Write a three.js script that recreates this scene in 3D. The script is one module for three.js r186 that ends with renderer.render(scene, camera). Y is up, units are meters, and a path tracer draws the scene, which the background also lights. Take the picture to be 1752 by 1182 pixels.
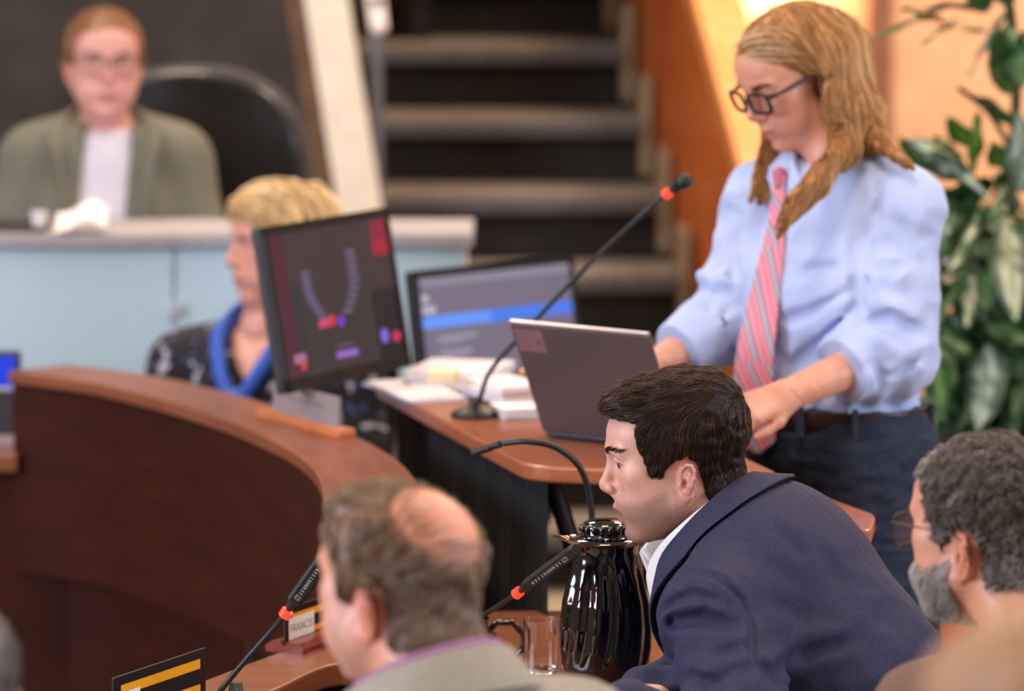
import * as THREE from 'three';
import { RoundedBoxGeometry } from 'three/addons/geometries/RoundedBoxGeometry.js';
import { mergeGeometries } from 'three/addons/utils/BufferGeometryUtils.js';
import { RectAreaLightUniformsLib } from 'three/addons/lights/RectAreaLightUniformsLib.js';
import { createNoise3D } from 'simplex-noise';

// ---------- camera, exposure, large lights ----------
const scene = new THREE.Scene();
scene.background = new THREE.Color(0x0b0b0c);
const LENS = 8000, EYE = 2.05, TILT = Math.atan(961 / LENS);
const camera = new THREE.PerspectiveCamera(2 * Math.atan(591 / LENS) * 180 / Math.PI, 1752 / 1182, 0.1, 80);
camera.position.set(0, EYE, 0);
camera.rotation.x = -TILT;
camera.focus = 6.85;
camera.userData.fStop = 2.9;
scene.add(camera);
const renderer = new THREE.WebGLRenderer({ antialias: true });
renderer.toneMapping = THREE.LinearToneMapping;
renderer.toneMappingExposure = 1.72;
renderer.shadowMap.enabled = true;
RectAreaLightUniformsLib.init();
const CEIL = 4.9;
const PANELS = [[-2.6, -3.2], [2.6, -3.2], [0, -6.4], [-3.4, -8.6], [3.2, -8.6], [-1.6, -11.6], [1.8, -11.4]];
function areaLight(color, power, w, h, from, to) {
  const l = new THREE.RectAreaLight(color, power, w, h);
  l.position.set(...from); l.lookAt(...to); scene.add(l); return l;
}
for (const [x, z] of PANELS) areaLight(0xffe9d4, z < -11 ? 15 : 7.6, 1.2, 1.2, [x, CEIL - 0.07, z], [x, 0, z]);
areaLight(0xdce6ff, 8, 3.4, 2.3, [-5.86, 2.6, -4.6], [0, 2.6, -4.6]);      // daylight of the left window wall
areaLight(0xdce6ff, 5, 3.4, 2.3, [5.86, 2.6, -4.2], [0, 2.6, -4.2]);       // daylight of the right window wall
areaLight(0xffc68c, 34, 2.6, 0.25, [2.2, 4.3, -13.0], [2.0, 1.5, -14.2]);    // wall washer over the panelled wall

// ---------- small tools ----------
let seed = 20240607;
const rnd = () => { seed = (seed * 1664525 + 1013904223) >>> 0; return seed / 4294967296; };
const noise = createNoise3D(rnd);
const V = (x, y, z) => new THREE.Vector3(x, y, z);
const clamp = (x, a, b) => x < a ? a : x > b ? b : x;
const lerp = (a, b, t) => a + (b - a) * t;
const sstep = (a, b, x) => { const t = clamp((x - a) / (b - a), 0, 1); return t * t * (3 - 2 * t); };
const D2R = Math.PI / 180;
/** a point of the room from a sight line of the survey camera and its distance in metres */
function at(px, py, d) {
  const u = (px - 876) / LENS * d, v = (591 - py) / LENS * d, c = Math.cos(TILT), s = Math.sin(TILT);
  return V(u, EYE - d * s + v * c, -d * c - v * s);
}
/** where that sight line meets height h */
function onH(px, py, h) {
  const p = at(px, py, 1), k = (h - EYE) / (p.y - EYE);
  return V(p.x * k, h, p.z * k);
}
const taken = {};
function numbered(name) { const n = taken[name] = (taken[name] ?? -1) + 1; return n ? `${name}_${String(n).padStart(3, '0')}` : name; }
function thing(name, label, category, pos = V(0, 0, 0), group) {
  const o = new THREE.Group(); o.name = numbered(name); o.position.copy(pos); scene.add(o);
  o.userData = { label, category }; if (group) o.userData.group = group; return o;
}
function part(name, geo, mat, parent, label) {
  const m = new THREE.Mesh(geo, mat); m.name = name; m.castShadow = m.receiveShadow = true; parent.add(m);
  if (label) m.userData.label = label; return m;
}
/** a part whose shape was laid out in room coordinates */
function wpart(name, geo, mat, parent, label) {
  const o = V(0, 0, 0); for (let p = parent; p && p !== scene; p = p.parent) o.add(p.position);
  geo.translate(-o.x, -o.y, -o.z); return part(name, geo, mat, parent, label);
}
function struct(name, geo, mat, label, parent = scene) {
  const m = part(name, geo, mat, parent); if (parent === scene) { m.userData.kind = 'structure'; m.userData.label = label; m.userData.category = name.split('_')[0]; } return m;
}
const lin = (hex) => { const c = new THREE.Color(hex); return [c.r, c.g, c.b]; };
const mix3 = (a, b, t) => [lerp(a[0], b[0], t), lerp(a[1], b[1], t), lerp(a[2], b[2], t)];
const std = (color, roughness = 0.6, o = {}) => new THREE.MeshStandardMaterial({ color, roughness, ...o });
const phy = (color, roughness = 0.6, o = {}) => new THREE.MeshPhysicalMaterial({ color, roughness, ...o });
const box = (w, h, d, x = 0, y = 0, z = 0, r = 0) => { const g = r ? new RoundedBoxGeometry(w, h, d, 2, r) : new THREE.BoxGeometry(w, h, d); g.translate(x, y, z); return g; };
const cyl = (r0, r1, h, x = 0, y = 0, z = 0, n = 24) => { const g = new THREE.CylinderGeometry(r0, r1, h, n); g.translate(x, y, z); return g; };
const tube = (pts, r, n = 40, m = 10) => new THREE.TubeGeometry(new THREE.CatmullRomCurve3(pts, false, 'centripetal'), n, r, m, false);
const merge = (list) => mergeGeometries(list.map((g) => g.index ? g.toNonIndexed() : g).map((g) => { for (const k of Object.keys(g.attributes)) if (!['position', 'normal', 'uv'].includes(k)) g.deleteAttribute(k); return g; }));
function canvasTex(w, h, draw, srgb = true) {
  const c = document.createElement('canvas'); c.width = w; c.height = h; draw(c.getContext('2d'), w, h);
  const t = new THREE.CanvasTexture(c); if (srgb) t.colorSpace = THREE.SRGBColorSpace; return t;
}
function dataTex(n, fn, srgb = true) {
  const a = new Uint8Array(n * n * 4);
  for (let j = 0; j < n; j++) for (let i = 0; i < n; i++) { const c = fn(i / n, j / n, i, j), k = (j * n + i) * 4; a[k] = c[0]; a[k + 1] = c[1]; a[k + 2] = c[2]; a[k + 3] = 255; }
  const t = new THREE.DataTexture(a, n, n); t.wrapS = t.wrapT = THREE.RepeatWrapping; t.magFilter = THREE.LinearFilter; t.minFilter = THREE.LinearFilter;
  if (srgb) t.colorSpace = THREE.SRGBColorSpace; t.needsUpdate = true; return t;
}
// wood grain: long streaks along u, tileable enough at its scale
function woodTex(dark, light, streak = 22, n = 512) {
  return dataTex(n, (u, v) => {
    const a = u * 2 * Math.PI, cu = Math.cos(a) * 0.6, su = Math.sin(a) * 0.6;
    let t = 0.5 + 0.32 * noise(cu, su, v * streak) + 0.18 * noise(cu * 3, su * 3, v * streak * 4.2) + 0.1 * noise(cu * 9, su * 9, v * 160);
    t = clamp(t, 0, 1);
    return [lerp(dark[0], light[0], t), lerp(dark[1], light[1], t), lerp(dark[2], light[2], t)];
  });
}
const woodMat = (dark, light, rough, rep, o = {}) => { const t = woodTex(dark, light); t.repeat.set(rep, rep); return phy(0xffffff, rough, { map: t, clearcoat: 0.25, clearcoatRoughness: 0.3, ...o }); };

// ---------- distance fields and their meshes ----------
class Field {
  constructor() { this.p = []; this.post = null; }
  add(fn, c, R, k, mode = 0) { this.p.push({ fn, x: c[0], y: c[1], z: c[2], R, k, mode }); return this; }
  cap(a, b, ra, rb = ra, k = 0.01, mode = 0) {
    a = arr(a); b = arr(b);
    const [ax, ay, az] = a, bx = b[0] - ax, by = b[1] - ay, bz = b[2] - az, l = bx * bx + by * by + bz * bz || 1e-9, dr = rb - ra;
    return this.add((x, y, z) => {
      const px = x - ax, py = y - ay, pz = z - az; let t = (px * bx + py * by + pz * bz) / l; t = t < 0 ? 0 : t > 1 ? 1 : t;
      const qx = px - bx * t, qy = py - by * t, qz = pz - bz * t; return Math.sqrt(qx * qx + qy * qy + qz * qz) - ra - dr * t;
    }, [ax + bx / 2, ay + by / 2, az + bz / 2], Math.sqrt(l) / 2 + Math.max(ra, rb), k, mode);
  }
  /** ellipsoid; m: Matrix4 whose axes turn it */
  ell(c, r, k = 0.01, mode = 0, m = null) {
    c = arr(c); const [cx, cy, cz] = c, [a, b, e] = r, E = m ? m.elements : [1, 0, 0, 0, 0, 1, 0, 0, 0, 0, 1];
    const [u0, u1, u2, , v0, v1, v2, , w0, w1, w2] = E;
    return this.add((x, y, z) => {
      const dx = x - cx, dy = y - cy, dz = z - cz;
      const p = (dx * u0 + dy * u1 + dz * u2) / a, q = (dx * v0 + dy * v1 + dz * v2) / b, s = (dx * w0 + dy * w1 + dz * w2) / e;
      const k0 = Math.sqrt(p * p + q * q + s * s), k1 = Math.sqrt(p * p / (a * a) + q * q / (b * b) + s * s / (e * e));
      return k1 < 1e-9 ? -Math.min(a, b, e) : k0 * (k0 - 1) / k1;
    }, c, Math.max(a, b, e), k, mode);
  }
  plane(pt, n, k = 0.004) { pt = arr(pt); n = arr(n); const d = n[0] * pt[0] + n[1] * pt[1] + n[2] * pt[2]; return this.add((x, y, z) => x * n[0] + y * n[1] + z * n[2] - d, [0, 0, 0], 1e9, k, 2); }
  eval(x, y, z) {
    let d = 1e3; const P = this.p;
    for (let i = 0; i < P.length; i++) {
      const p = P[i];
      if (p.mode === 2) { const v = p.fn(x, y, z), h = Math.max(p.k - Math.abs(d - v), 0); d = Math.max(d, v) + h * h / (4 * p.k); continue; }
      const dx = x - p.x, dy = y - p.y, dz = z - p.z, bd = Math.sqrt(dx * dx + dy * dy + dz * dz) - p.R;
      if (p.mode === 0) {
        if (bd > d + p.k) continue;
        const v = p.fn(x, y, z), h = Math.max(p.k - Math.abs(d - v), 0); d = Math.min(d, v) - h * h / (4 * p.k);
      } else {
        if (bd > p.k - d) continue;
        const v = -p.fn(x, y, z), h = Math.max(p.k - Math.abs(d - v), 0); d = Math.max(d, v) + h * h / (4 * p.k);
      }
    }
    return this.post ? this.post(x, y, z, d) : d;
  }
  grad(x, y, z, e = 0.0012) {
    const gx = this.eval(x + e, y, z) - this.eval(x - e, y, z), gy = this.eval(x, y + e, z) - this.eval(x, y - e, z), gz = this.eval(x, y, z + e) - this.eval(x, y, z - e);
    const l = Math.hypot(gx, gy, gz) || 1; return [gx / l, gy / l, gz / l];
  }
  bounds(pad = 0.01) {
    const lo = [1e9, 1e9, 1e9], hi = [-1e9, -1e9, -1e9];
    for (const p of this.p) if (p.mode === 0) for (const [i, c] of [p.x, p.y, p.z].entries()) { lo[i] = Math.min(lo[i], c - p.R - pad); hi[i] = Math.max(hi[i], c + p.R + pad); }
    return [lo, hi];
  }
}
const arr = (v) => Array.isArray(v) ? v : [v.x, v.y, v.z];
/** naive surface nets; colour(x, y, z) gives linear vertex colours */
function skinOf(f, cell, { colour, lo, hi, uv, e } = {}) {
  if (!lo) [lo, hi] = f.bounds(cell * 3);
  const n = [0, 1, 2].map((i) => Math.ceil((hi[i] - lo[i]) / cell) + 2), [nx, ny, nz] = n, val = new Float32Array(nx * ny * nz), B = 4;
  for (let k0 = 0; k0 < nz; k0 += B) for (let j0 = 0; j0 < ny; j0 += B) for (let i0 = 0; i0 < nx; i0 += B) {
    const c = f.eval(lo[0] + (i0 + 1.5) * cell, lo[1] + (j0 + 1.5) * cell, lo[2] + (k0 + 1.5) * cell), far = Math.abs(c) > cell * 2.6 * 2.1;
    for (let k = k0; k < Math.min(k0 + B, nz); k++) for (let j = j0; j < Math.min(j0 + B, ny); j++) for (let i = i0; i < Math.min(i0 + B, nx); i++)
      val[(k * ny + j) * nx + i] = far ? c : f.eval(lo[0] + i * cell, lo[1] + j * cell, lo[2] + k * cell);
  }
  const id = new Int32Array(nx * ny * nz).fill(-1), P = [], sx = 1, sy = nx, sz = nx * ny;
  const corner = [0, sx, sy, sx + sy, sz, sx + sz, sy + sz, sx + sy + sz];
  const edges = [[0, 1], [2, 3], [4, 5], [6, 7], [0, 2], [1, 3], [4, 6], [5, 7], [0, 4], [1, 5], [2, 6], [3, 7]];
  for (let k = 0; k < nz - 1; k++) for (let j = 0; j < ny - 1; j++) for (let i = 0; i < nx - 1; i++) {
    const b = (k * ny + j) * nx + i; let m = 0;
    for (let q = 0; q < 8; q++) if (val[b + corner[q]] < 0) m |= 1 << q;
    if (m === 0 || m === 255) continue;
    let x = 0, y = 0, z = 0, c = 0;
    for (const [p, q] of edges) {
      if (((m >> p) & 1) === ((m >> q) & 1)) continue;
      const a = val[b + corner[p]], t = a / (a - val[b + corner[q]]);
      x += (p & 1) + (((q & 1) - (p & 1)) * t); y += ((p >> 1) & 1) + ((((q >> 1) & 1) - ((p >> 1) & 1)) * t); z += ((p >> 2) & 1) + ((((q >> 2) & 1) - ((p >> 2) & 1)) * t); c++;
    }
    id[b] = P.length / 3; P.push(lo[0] + (i + x / c) * cell, lo[1] + (j + y / c) * cell, lo[2] + (k + z / c) * cell);
  }
  const I = [];
  const quad = (a, b, c, d, flip) => { if (a < 0 || b < 0 || c < 0 || d < 0) return; if (flip) I.push(a, c, b, a, d, c); else I.push(a, b, c, a, c, d); };
  for (let k = 1; k < nz - 1; k++) for (let j = 1; j < ny - 1; j++) for (let i = 1; i < nx - 1; i++) {
    const b = (k * ny + j) * nx + i, s = val[b] < 0;
    if (s !== val[b + sx] < 0) quad(id[b], id[b - sy], id[b - sy - sz], id[b - sz], s ? 1 : 0);
    if (s !== val[b + sy] < 0) quad(id[b], id[b - sz], id[b - sz - sx], id[b - sx], s ? 1 : 0);
    if (s !== val[b + sz] < 0) quad(id[b], id[b - sx], id[b - sx - sy], id[b - sy], s ? 1 : 0);
  }
  const pos = new Float32Array(P), nor = new Float32Array(P.length), g = new THREE.BufferGeometry();
  for (let i = 0; i < P.length; i += 3) { const q = f.grad(P[i], P[i + 1], P[i + 2], e ?? cell * 0.4); nor[i] = q[0]; nor[i + 1] = q[1]; nor[i + 2] = q[2]; }
  // quads were wound blindly: make the first triangles agree with the normals
  let vote = 0;
  for (let t = 0; t < Math.min(I.length, 3000); t += 3) {
    const [a, b, c] = [I[t] * 3, I[t + 1] * 3, I[t + 2] * 3], ux = P[b] - P[a], uy = P[b + 1] - P[a + 1], uz = P[b + 2] - P[a + 2], vx = P[c] - P[a], vy = P[c + 1] - P[a + 1], vz = P[c + 2] - P[a + 2];
    vote += Math.sign((uy * vz - uz * vy) * nor[a] + (uz * vx - ux * vz) * nor[a + 1] + (ux * vy - uy * vx) * nor[a + 2]);
  }
  if (vote < 0) for (let t = 0; t < I.length; t += 3) { const s = I[t + 1]; I[t + 1] = I[t + 2]; I[t + 2] = s; }
  g.setAttribute('position', new THREE.BufferAttribute(pos, 3)); g.setAttribute('normal', new THREE.BufferAttribute(nor, 3)); g.setIndex(I);
  const U = new Float32Array(P.length / 3 * 2);
  for (let i = 0; i < P.length / 3; i++) { const q = uv ? uv(P[i * 3], P[i * 3 + 1], P[i * 3 + 2]) : [P[i * 3] + 0.6 * P[i * 3 + 2], P[i * 3 + 1] - 0.35 * P[i * 3 + 2]]; U[i * 2] = q[0]; U[i * 2 + 1] = q[1]; }
  g.setAttribute('uv', new THREE.BufferAttribute(U, 2));
  if (colour) { const C = new Float32Array(P.length); for (let i = 0; i < P.length; i += 3) C.set(colour(P[i], P[i + 1], P[i + 2], nor[i], nor[i + 1], nor[i + 2]), i); g.setAttribute('color', new THREE.BufferAttribute(C, 3)); }
  return g;
}
/** merges indexed geometries that carry position, normal, uv and colour */
function join(list) {
  let nv = 0, ni = 0; for (const g of list) { nv += g.attributes.position.count; ni += g.index.count; }
  const P = new Float32Array(nv * 3), N = new Float32Array(nv * 3), C = new Float32Array(nv * 3).fill(1), U = new Float32Array(nv * 2), I = new Uint32Array(ni); let a = 0, b = 0;
  for (const g of list) {
    P.set(g.attributes.position.array, a * 3); N.set(g.attributes.normal.array, a * 3); if (g.attributes.color) C.set(g.attributes.color.array, a * 3); if (g.attributes.uv) U.set(g.attributes.uv.array, a * 2);
    const x = g.index.array; for (let i = 0; i < x.length; i++) I[b + i] = x[i] + a; a += g.attributes.position.count; b += x.length;
  }
  const o = new THREE.BufferGeometry(); o.setAttribute('position', new THREE.BufferAttribute(P, 3)); o.setAttribute('normal', new THREE.BufferAttribute(N, 3)); o.setAttribute('color', new THREE.BufferAttribute(C, 3)); o.setAttribute('uv', new THREE.BufferAttribute(U, 2)); o.setIndex(new THREE.BufferAttribute(I, 1)); return o;
}
/** strands that lie on a field's surface: roots from a mesh, a flow, and a lift off the surface */
function strands(f, surf, { count, len, r, flow, segs = 5, lift = () => 0.001, keep = () => true, colour, wave = 0, taper = 0.25, tries: most = 12 }) {
  const p0 = surf.attributes.position.array, n0 = surf.attributes.normal.array, N = p0.length / 3, P = [], Nn = [], C = [], I = []; let made = 0, tries = 0;
  while (made < count && tries++ < count * most) {
    const v = Math.floor(rnd() * N) * 3; let x = p0[v] + (rnd() - 0.5) * 0.004, y = p0[v + 1] + (rnd() - 0.5) * 0.004, z = p0[v + 2] + (rnd() - 0.5) * 0.004;
    if (!keep(x, y, z, n0[v], n0[v + 1], n0[v + 2])) continue;
    const L = len(x, y, z) * (0.7 + 0.6 * rnd()), step = L / segs, tone = rnd(), w1 = rnd() * 6.28, pts = [], nrm = [];
    let nx = n0[v], ny = n0[v + 1], nz = n0[v + 2];
    for (let s = 0; s <= segs; s++) {
      const t = s / segs, h = lift(t, tone, x, y, z), d = f.eval(x, y, z);
      if (s) { const g = f.grad(x, y, z); nx = g[0]; ny = g[1]; nz = g[2]; }
      const k = clamp(h - d, -0.02, 0.02); x += nx * k; y += ny * k; z += nz * k; pts.push([x, y, z]); nrm.push([nx, ny, nz]);
      let [fx, fy, fz] = flow(x, y, z, nx, ny, nz, t, tone); const dn = fx * nx + fy * ny + fz * nz; fx -= dn * nx; fy -= dn * ny; fz -= dn * nz;
      if (wave) { const a = wave * Math.sin(w1 + t * 5); const cx = ny * fz - nz * fy, cy = nz * fx - nx * fz, cz = nx * fy - ny * fx; fx += cx * a; fy += cy * a; fz += cz * a; }
      const l = Math.hypot(fx, fy, fz) || 1; x += fx / l * step; y += fy / l * step; z += fz / l * step;
    }
    const base = P.length / 3, c = colour(pts[0][0], pts[0][1], pts[0][2], tone), rr = r * (0.7 + 0.6 * rnd());
    for (let s = 0; s <= segs; s++) {
      const a = pts[Math.max(s - 1, 0)], b = pts[Math.min(s + 1, segs)], n = nrm[s]; let tx = b[0] - a[0], ty = b[1] - a[1], tz = b[2] - a[2]; const l = Math.hypot(tx, ty, tz) || 1; tx /= l; ty /= l; tz /= l;
      const cx = ty * n[2] - tz * n[1], cy = tz * n[0] - tx * n[2], cz = tx * n[1] - ty * n[0], q = rr * lerp(1, taper, (s / segs) ** 1.5);
      for (let m = 0; m < 3; m++) { const an = m * 2.0944 + 1.5708, ca = Math.cos(an), sa = Math.sin(an), ox = cx * ca + n[0] * sa, oy = cy * ca + n[1] * sa, oz = cz * ca + n[2] * sa; P.push(pts[s][0] + ox * q, pts[s][1] + oy * q, pts[s][2] + oz * q); Nn.push(ox, oy, oz); C.push(...c); }
      if (s) for (let m = 0; m < 3; m++) { const A = base + (s - 1) * 3 + m, Bq = base + (s - 1) * 3 + (m + 1) % 3; I.push(A, A + 3, Bq, Bq, A + 3, Bq + 3); }
    }
    made++;
  }
  const g = new THREE.BufferGeometry(); g.setAttribute('position', new THREE.Float32BufferAttribute(P, 3)); g.setAttribute('normal', new THREE.Float32BufferAttribute(Nn, 3)); g.setAttribute('color', new THREE.Float32BufferAttribute(C, 3)); g.setAttribute('uv', new THREE.Float32BufferAttribute(new Float32Array(P.length / 3 * 2), 2)); g.setIndex(I); return g;
}
// ---------- people: heads, bodies, garments ----------
const K = (x, y, z) => [x * 0.001, y * 0.001, z * 0.001];
function pose(pos, yaw, pitch = 0, roll = 0, scale = 1) {
  const m = new THREE.Matrix4().makeRotationY(yaw * D2R).multiply(new THREE.Matrix4().makeRotationX(pitch * D2R)).multiply(new THREE.Matrix4().makeRotationZ(roll * D2R));
  m.scale(V(scale, scale, scale)); m.setPosition(pos.x, pos.y, pos.z); return m;
}
const rotOf = (m) => new THREE.Matrix4().extractRotation(m);
const loc = (m, x, y, z) => V(x, y, z).applyMatrix4(m);
function ear(f, s, size = 1) {
  const c = K(s * 71, -22, -10), ey = V(s * 0.16, 0.96, -0.2).normalize(), ez = V(s * 0.52, 0.05, -0.85).normalize(), ex = V(0, 0, 0).crossVectors(ey, ez).multiplyScalar(-s).normalize();
  const q = (a, b, o = 0) => [c[0] + (ez.x * a + ey.x * b + ex.x * o) * 0.001 * size, c[1] + (ez.y * a + ey.y * b + ex.y * o) * 0.001 * size, c[2] + (ez.z * a + ey.z * b + ex.z * o) * 0.001 * size];
  const M4 = new THREE.Matrix4().makeBasis(ex, ey, ez), S = size * 0.001;
  f.ell(q(5, -2, -1), [4 * S, 27 * S, 15 * S], 0.003, 0, M4);
  f.ell(q(-4, -4, -4), [7 * S, 20 * S, 10 * S], 0.005, 0, M4);
  f.ell(q(1, -5, 5), [8 * S, 11 * S, 8 * S], 0.003, 1, M4);
  f.ell(q(8, 12, 4.5), [4 * S, 9 * S, 5 * S], 0.002, 1, M4);
  const hx = [[-6, 2], [-9, 13], [-6, 24], [3, 30.5], [13, 28], [19, 18], [19.5, 4], [15, -9], [9, -19]];
  for (let i = 0; i + 1 < hx.length; i++) f.cap(q(hx[i][0], hx[i][1], 2.2), q(hx[i + 1][0], hx[i + 1][1], 2.2), 3 * S, 3 * S, 0.002);
  f.cap(q(11, 15, 1.8), q(9.5, -8, 2.5), 2.8 * S, 2.6 * S, 0.004); f.cap(q(9.5, -8, 2.5), q(1, -16, 2), 2.6 * S, 3 * S, 0.004);
  f.ell(q(0, -25, 0), [4.5 * S, 9 * S, 9 * S], 0.005, 0, M4);
  f.ell(q(-9, -5, 2.5), [3.2 * S, 6 * S, 4.5 * S], 0.004, 0, M4);
}
/** the head in its own axes: x to the person's left, y up, z out of the face; o: look of the face; neck: neck base in these axes */
/** where a sight line meets a field */
function meet(f, px, py, d0, d1) { let d = d0; for (let i = 0; i < 120; i++) { const p = at(px, py, d), v = f.eval(p.x, p.y, p.z); if (v < 0.002 || d > d1) break; d += Math.max(0.002, v * 0.7); } return at(px, py, d); }
/** pressed folds along surface lines: [[px, py], ...] with width and depth in metres */
function creases(f, list, d0, d1) {
  const G = list.map(([w, dep, ...pts]) => { const q = pts.map(([x, y]) => meet(f, x, y, d0, d1)), S = []; for (let i = 0; i + 1 < q.length; i++) S.push([q[i].x, q[i].y, q[i].z, q[i + 1].x - q[i].x, q[i + 1].y - q[i].y, q[i + 1].z - q[i].z]); return { k: w * w, dep, S, n: S.length }; });
  return (x, y, z) => {
    let d = 0;
    for (const { k, dep, S, n } of G) {
      let best = 1e9, run = 0;
      for (let i = 0; i < n; i++) { const [ax, ay, az, bx, by, bz] = S[i], px = x - ax, py = y - ay, pz = z - az, l = bx * bx + by * by + bz * bz || 1e-9, t = clamp((px * bx + py * by + pz * bz) / l, 0, 1), qx = px - bx * t, qy = py - by * t, qz = pz - bz * t, s = qx * qx + qy * qy + qz * qz; if (s < best) { best = s; run = (i + t) / n; } }
      if (best < k * 20) d += dep * Math.min(1, 5 * run * (1 - run) + 0.15) * (Math.exp(-best / k) - 0.5 * Math.exp(-best / (k * 5)));
    }
    return d;
  };
}
function headField(o, neck) {
  const f = new Field(), fm = o.fem ?? 0, jw = o.jaw ?? 1, open = o.open ?? 0, fat = o.fat ?? 0;
  f.ell(K(0, 38, -8), K(75, 77, 98), 0.01);
  f.ell(K(0, 54, 48), K(60, 42, 45), 0.03);
  f.ell(K(0, -22, 42), K(59, 80, 50), 0.03);
  for (const s of [-1, 1]) {
    f.cap(K(s * 46, 33, 76), K(s * 8, 36, 90), 0.009 - 0.002 * fm, 0.0092 - 0.003 * fm, 0.014);
    f.ell(K(s * 46, -3, 60), K(20, 17, 20), 0.022);
    f.ell(K(s * (37 + 5 * fat), -46, 46), K(26 + 5 * fat, 38, 36), 0.025);
    f.cap(K(s * 55 * jw, -52, 6), K(s * 17 * jw, -92, 70), 0.014 + 0.004 * fat, 0.0125 - 0.002 * fm, 0.02);
  }
  f.ell(K(0, -91, 76), K(21 - 3 * fm, 15.5, 19.5), 0.016);
  f.ell(K(0, -48, 74), K(31, 30, 27), 0.02);
  if (neck) { f.cap(K(0, -30, -22), neck, 0.056 - 0.008 * fm + 0.006 * fat, 0.058 - 0.008 * fm + 0.008 * fat, 0.03); f.ell(K(0, -80, 24), K(34 + 10 * fat, 22 + 14 * fat, 44), 0.03); }
  for (const s of [-1, 1]) {
    f.ell(K(s * 33, 15, 97), K(21, 12.5, 14), 0.012, 1);
    f.ell(K(s * 31.5, 15, 75.5), K(15, 13, 13.2), 0.006);
  }
  const nl = o.nose ?? 1;
  f.cap(K(0, 22, 92), K(0, -12, 91 + 18 * nl), 0.0068, 0.0092, 0.013);
  f.ell(K(0, -17, 91 + 19 * nl), K(10.5, 9.5, 10.5), 0.008);
  for (const s of [-1, 1]) f.ell(K(s * 12.5, -22, 100), K(7.5, 8, 11), 0.007);
  f.cap(K(0, -24, 90 + 19 * nl), K(0, -34, 100), 0.0045, 0.005, 0.006);
  for (const s of [-1, 1]) f.ell(K(s * 7, -31, 105), K(4.2, 4, 6.5), 0.002, 1);
  for (const s of [-1, 1]) {   // eye slits between the lids
    const y = o.lid ?? 15;
    f.ell(K(s * 35, y - 1, 86.5), K(15.5, o.eyeOpen ?? 4.6, 15.5), 0.002, 1);
    f.cap(K(s * 15.5, -10, 103), K(s * 19.5, -26, 95), 0.0022, 0.0025, 0.004, 1);
    f.cap(K(s * 44, 18, 80), K(s * 31, 22.5, 87), 0.0026, 0.003, 0.004); f.cap(K(s * 31, 22.5, 87), K(s * 20, 17, 84), 0.003, 0.0024, 0.004);
  }
  // lips
  const lo = open * 0.5;
  for (const s of [-1, 1]) {
    f.cap(K(s * 23, -58, 86), K(s * 6, -50.5, 99), 0.0034, 0.0062, 0.004); f.cap(K(s * 6, -50.5, 99), K(0, -52, 99.5), 0.0062, 0.006, 0.004);
    f.cap(K(s * 21, -60 - lo * 0.6, 86), K(s * 6, -64 - open, 94.5), 0.0036, 0.007, 0.004);
  }
  f.cap(K(-6, -64 - open, 94.5), K(6, -64 - open, 94.5), 0.007, 0.007, 0.003);
  f.ell(K(0, -79 - open * 0.6, 100), K(16, 4, 6), 0.008, 1);
  f.ell(K(0, -57.5 - lo, 99), K(19, 1.2 + lo, 16), 0.003, 1);
  if (open > 2) f.ell(K(0, -58 - lo, 92), K(17, 1 + lo, 20), 0.003, 1);
  ear(f, 1, o.earSize ?? 1); ear(f, -1, o.earSize ?? 1);
  return f;
}
function skinColour(o) {
  const base = lin(o.skin), red = lin(o.blush ?? 0xc8705c), lip = lin(o.lip ?? 0xb0605a), st = o.stubble ? lin(o.stubble) : null, scalp = o.scalp ? lin(o.scalp) : null;
  return (x, y, z) => {
    x *= 1000; y *= 1000; z *= 1000;
    let c = base; const n = noise(x * 0.05, y * 0.05, z * 0.05) * 0.5 + 0.5, n2 = noise(x * 0.25, y * 0.25, z * 0.25);
    const e = Math.exp(-((x * x - 0) / 3e9));
    let r = 0.12 + 0.1 * n;
    r += 0.28 * Math.exp(-(((Math.abs(x) - 42) / 18) ** 2 + ((y + 12) / 18) ** 2)) * (z > 30 ? 1 : 0);
    r += 0.3 * Math.exp(-((x / 12) ** 2 + ((y + 18) / 14) ** 2)) * (z > 90 ? 1 : 0);
    if (Math.abs(x) > 66 && z < 12 && y > -60 && y < 20) r += 0.3;
    c = mix3(c, red, clamp(r * e, 0, 0.7));
    if (z > 80 && Math.abs(x) < 26) { const u = Math.abs(x) / 24, d = Math.abs(y + 57 + (o.open ?? 0) * 0.5) - (9 + (o.open ?? 0) * 0.55) * (1 - u * u * 0.8); c = mix3(c, lip, 0.75 * (1 - sstep(-2, 2, d))); }
    if (z > 62 && y > (o.lid ?? 15) - 1) { const q = ((Math.abs(x) - 35) / 15.5) ** 2 + ((y - (o.lid ?? 15) + 1) / (o.eyeOpen ?? 4.6)) ** 2; if (Math.abs(x) > 16 && q < 2.2) c = mix3(c, lin(0x2a1a14), 0.75 * (1 - sstep(1.2, 2.2, q))); }
    if (st) { const m = sstep(-34, -52, y - Math.max(0, (60 - z)) * 0.28) * sstep(-8, 30, z) * (1 - 0.8 * Math.exp(-((x / 20) ** 2 + ((y + 58) / 9) ** 2))); c = mix3(c, st, clamp(m * ((o.stubbleMix ?? 0.3) + 0.1 * n2), 0, 0.8)); }
    if (scalp && o.hairMask && o.hairMask(x, y, z)) c = mix3(c, scalp, o.scalpMix ?? 0.85);
    return c.map((v) => v * (1 + 0.05 * n2));
  };
}
const poreTex = dataTex(256, (u, v, i, j) => { const n = 128 + 60 * noise(u * 40, v * 40, 2) + 50 * noise(u * 90, v * 90, 8); return [n, n, n]; }, false); poreTex.repeat.set(18, 18);
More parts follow.
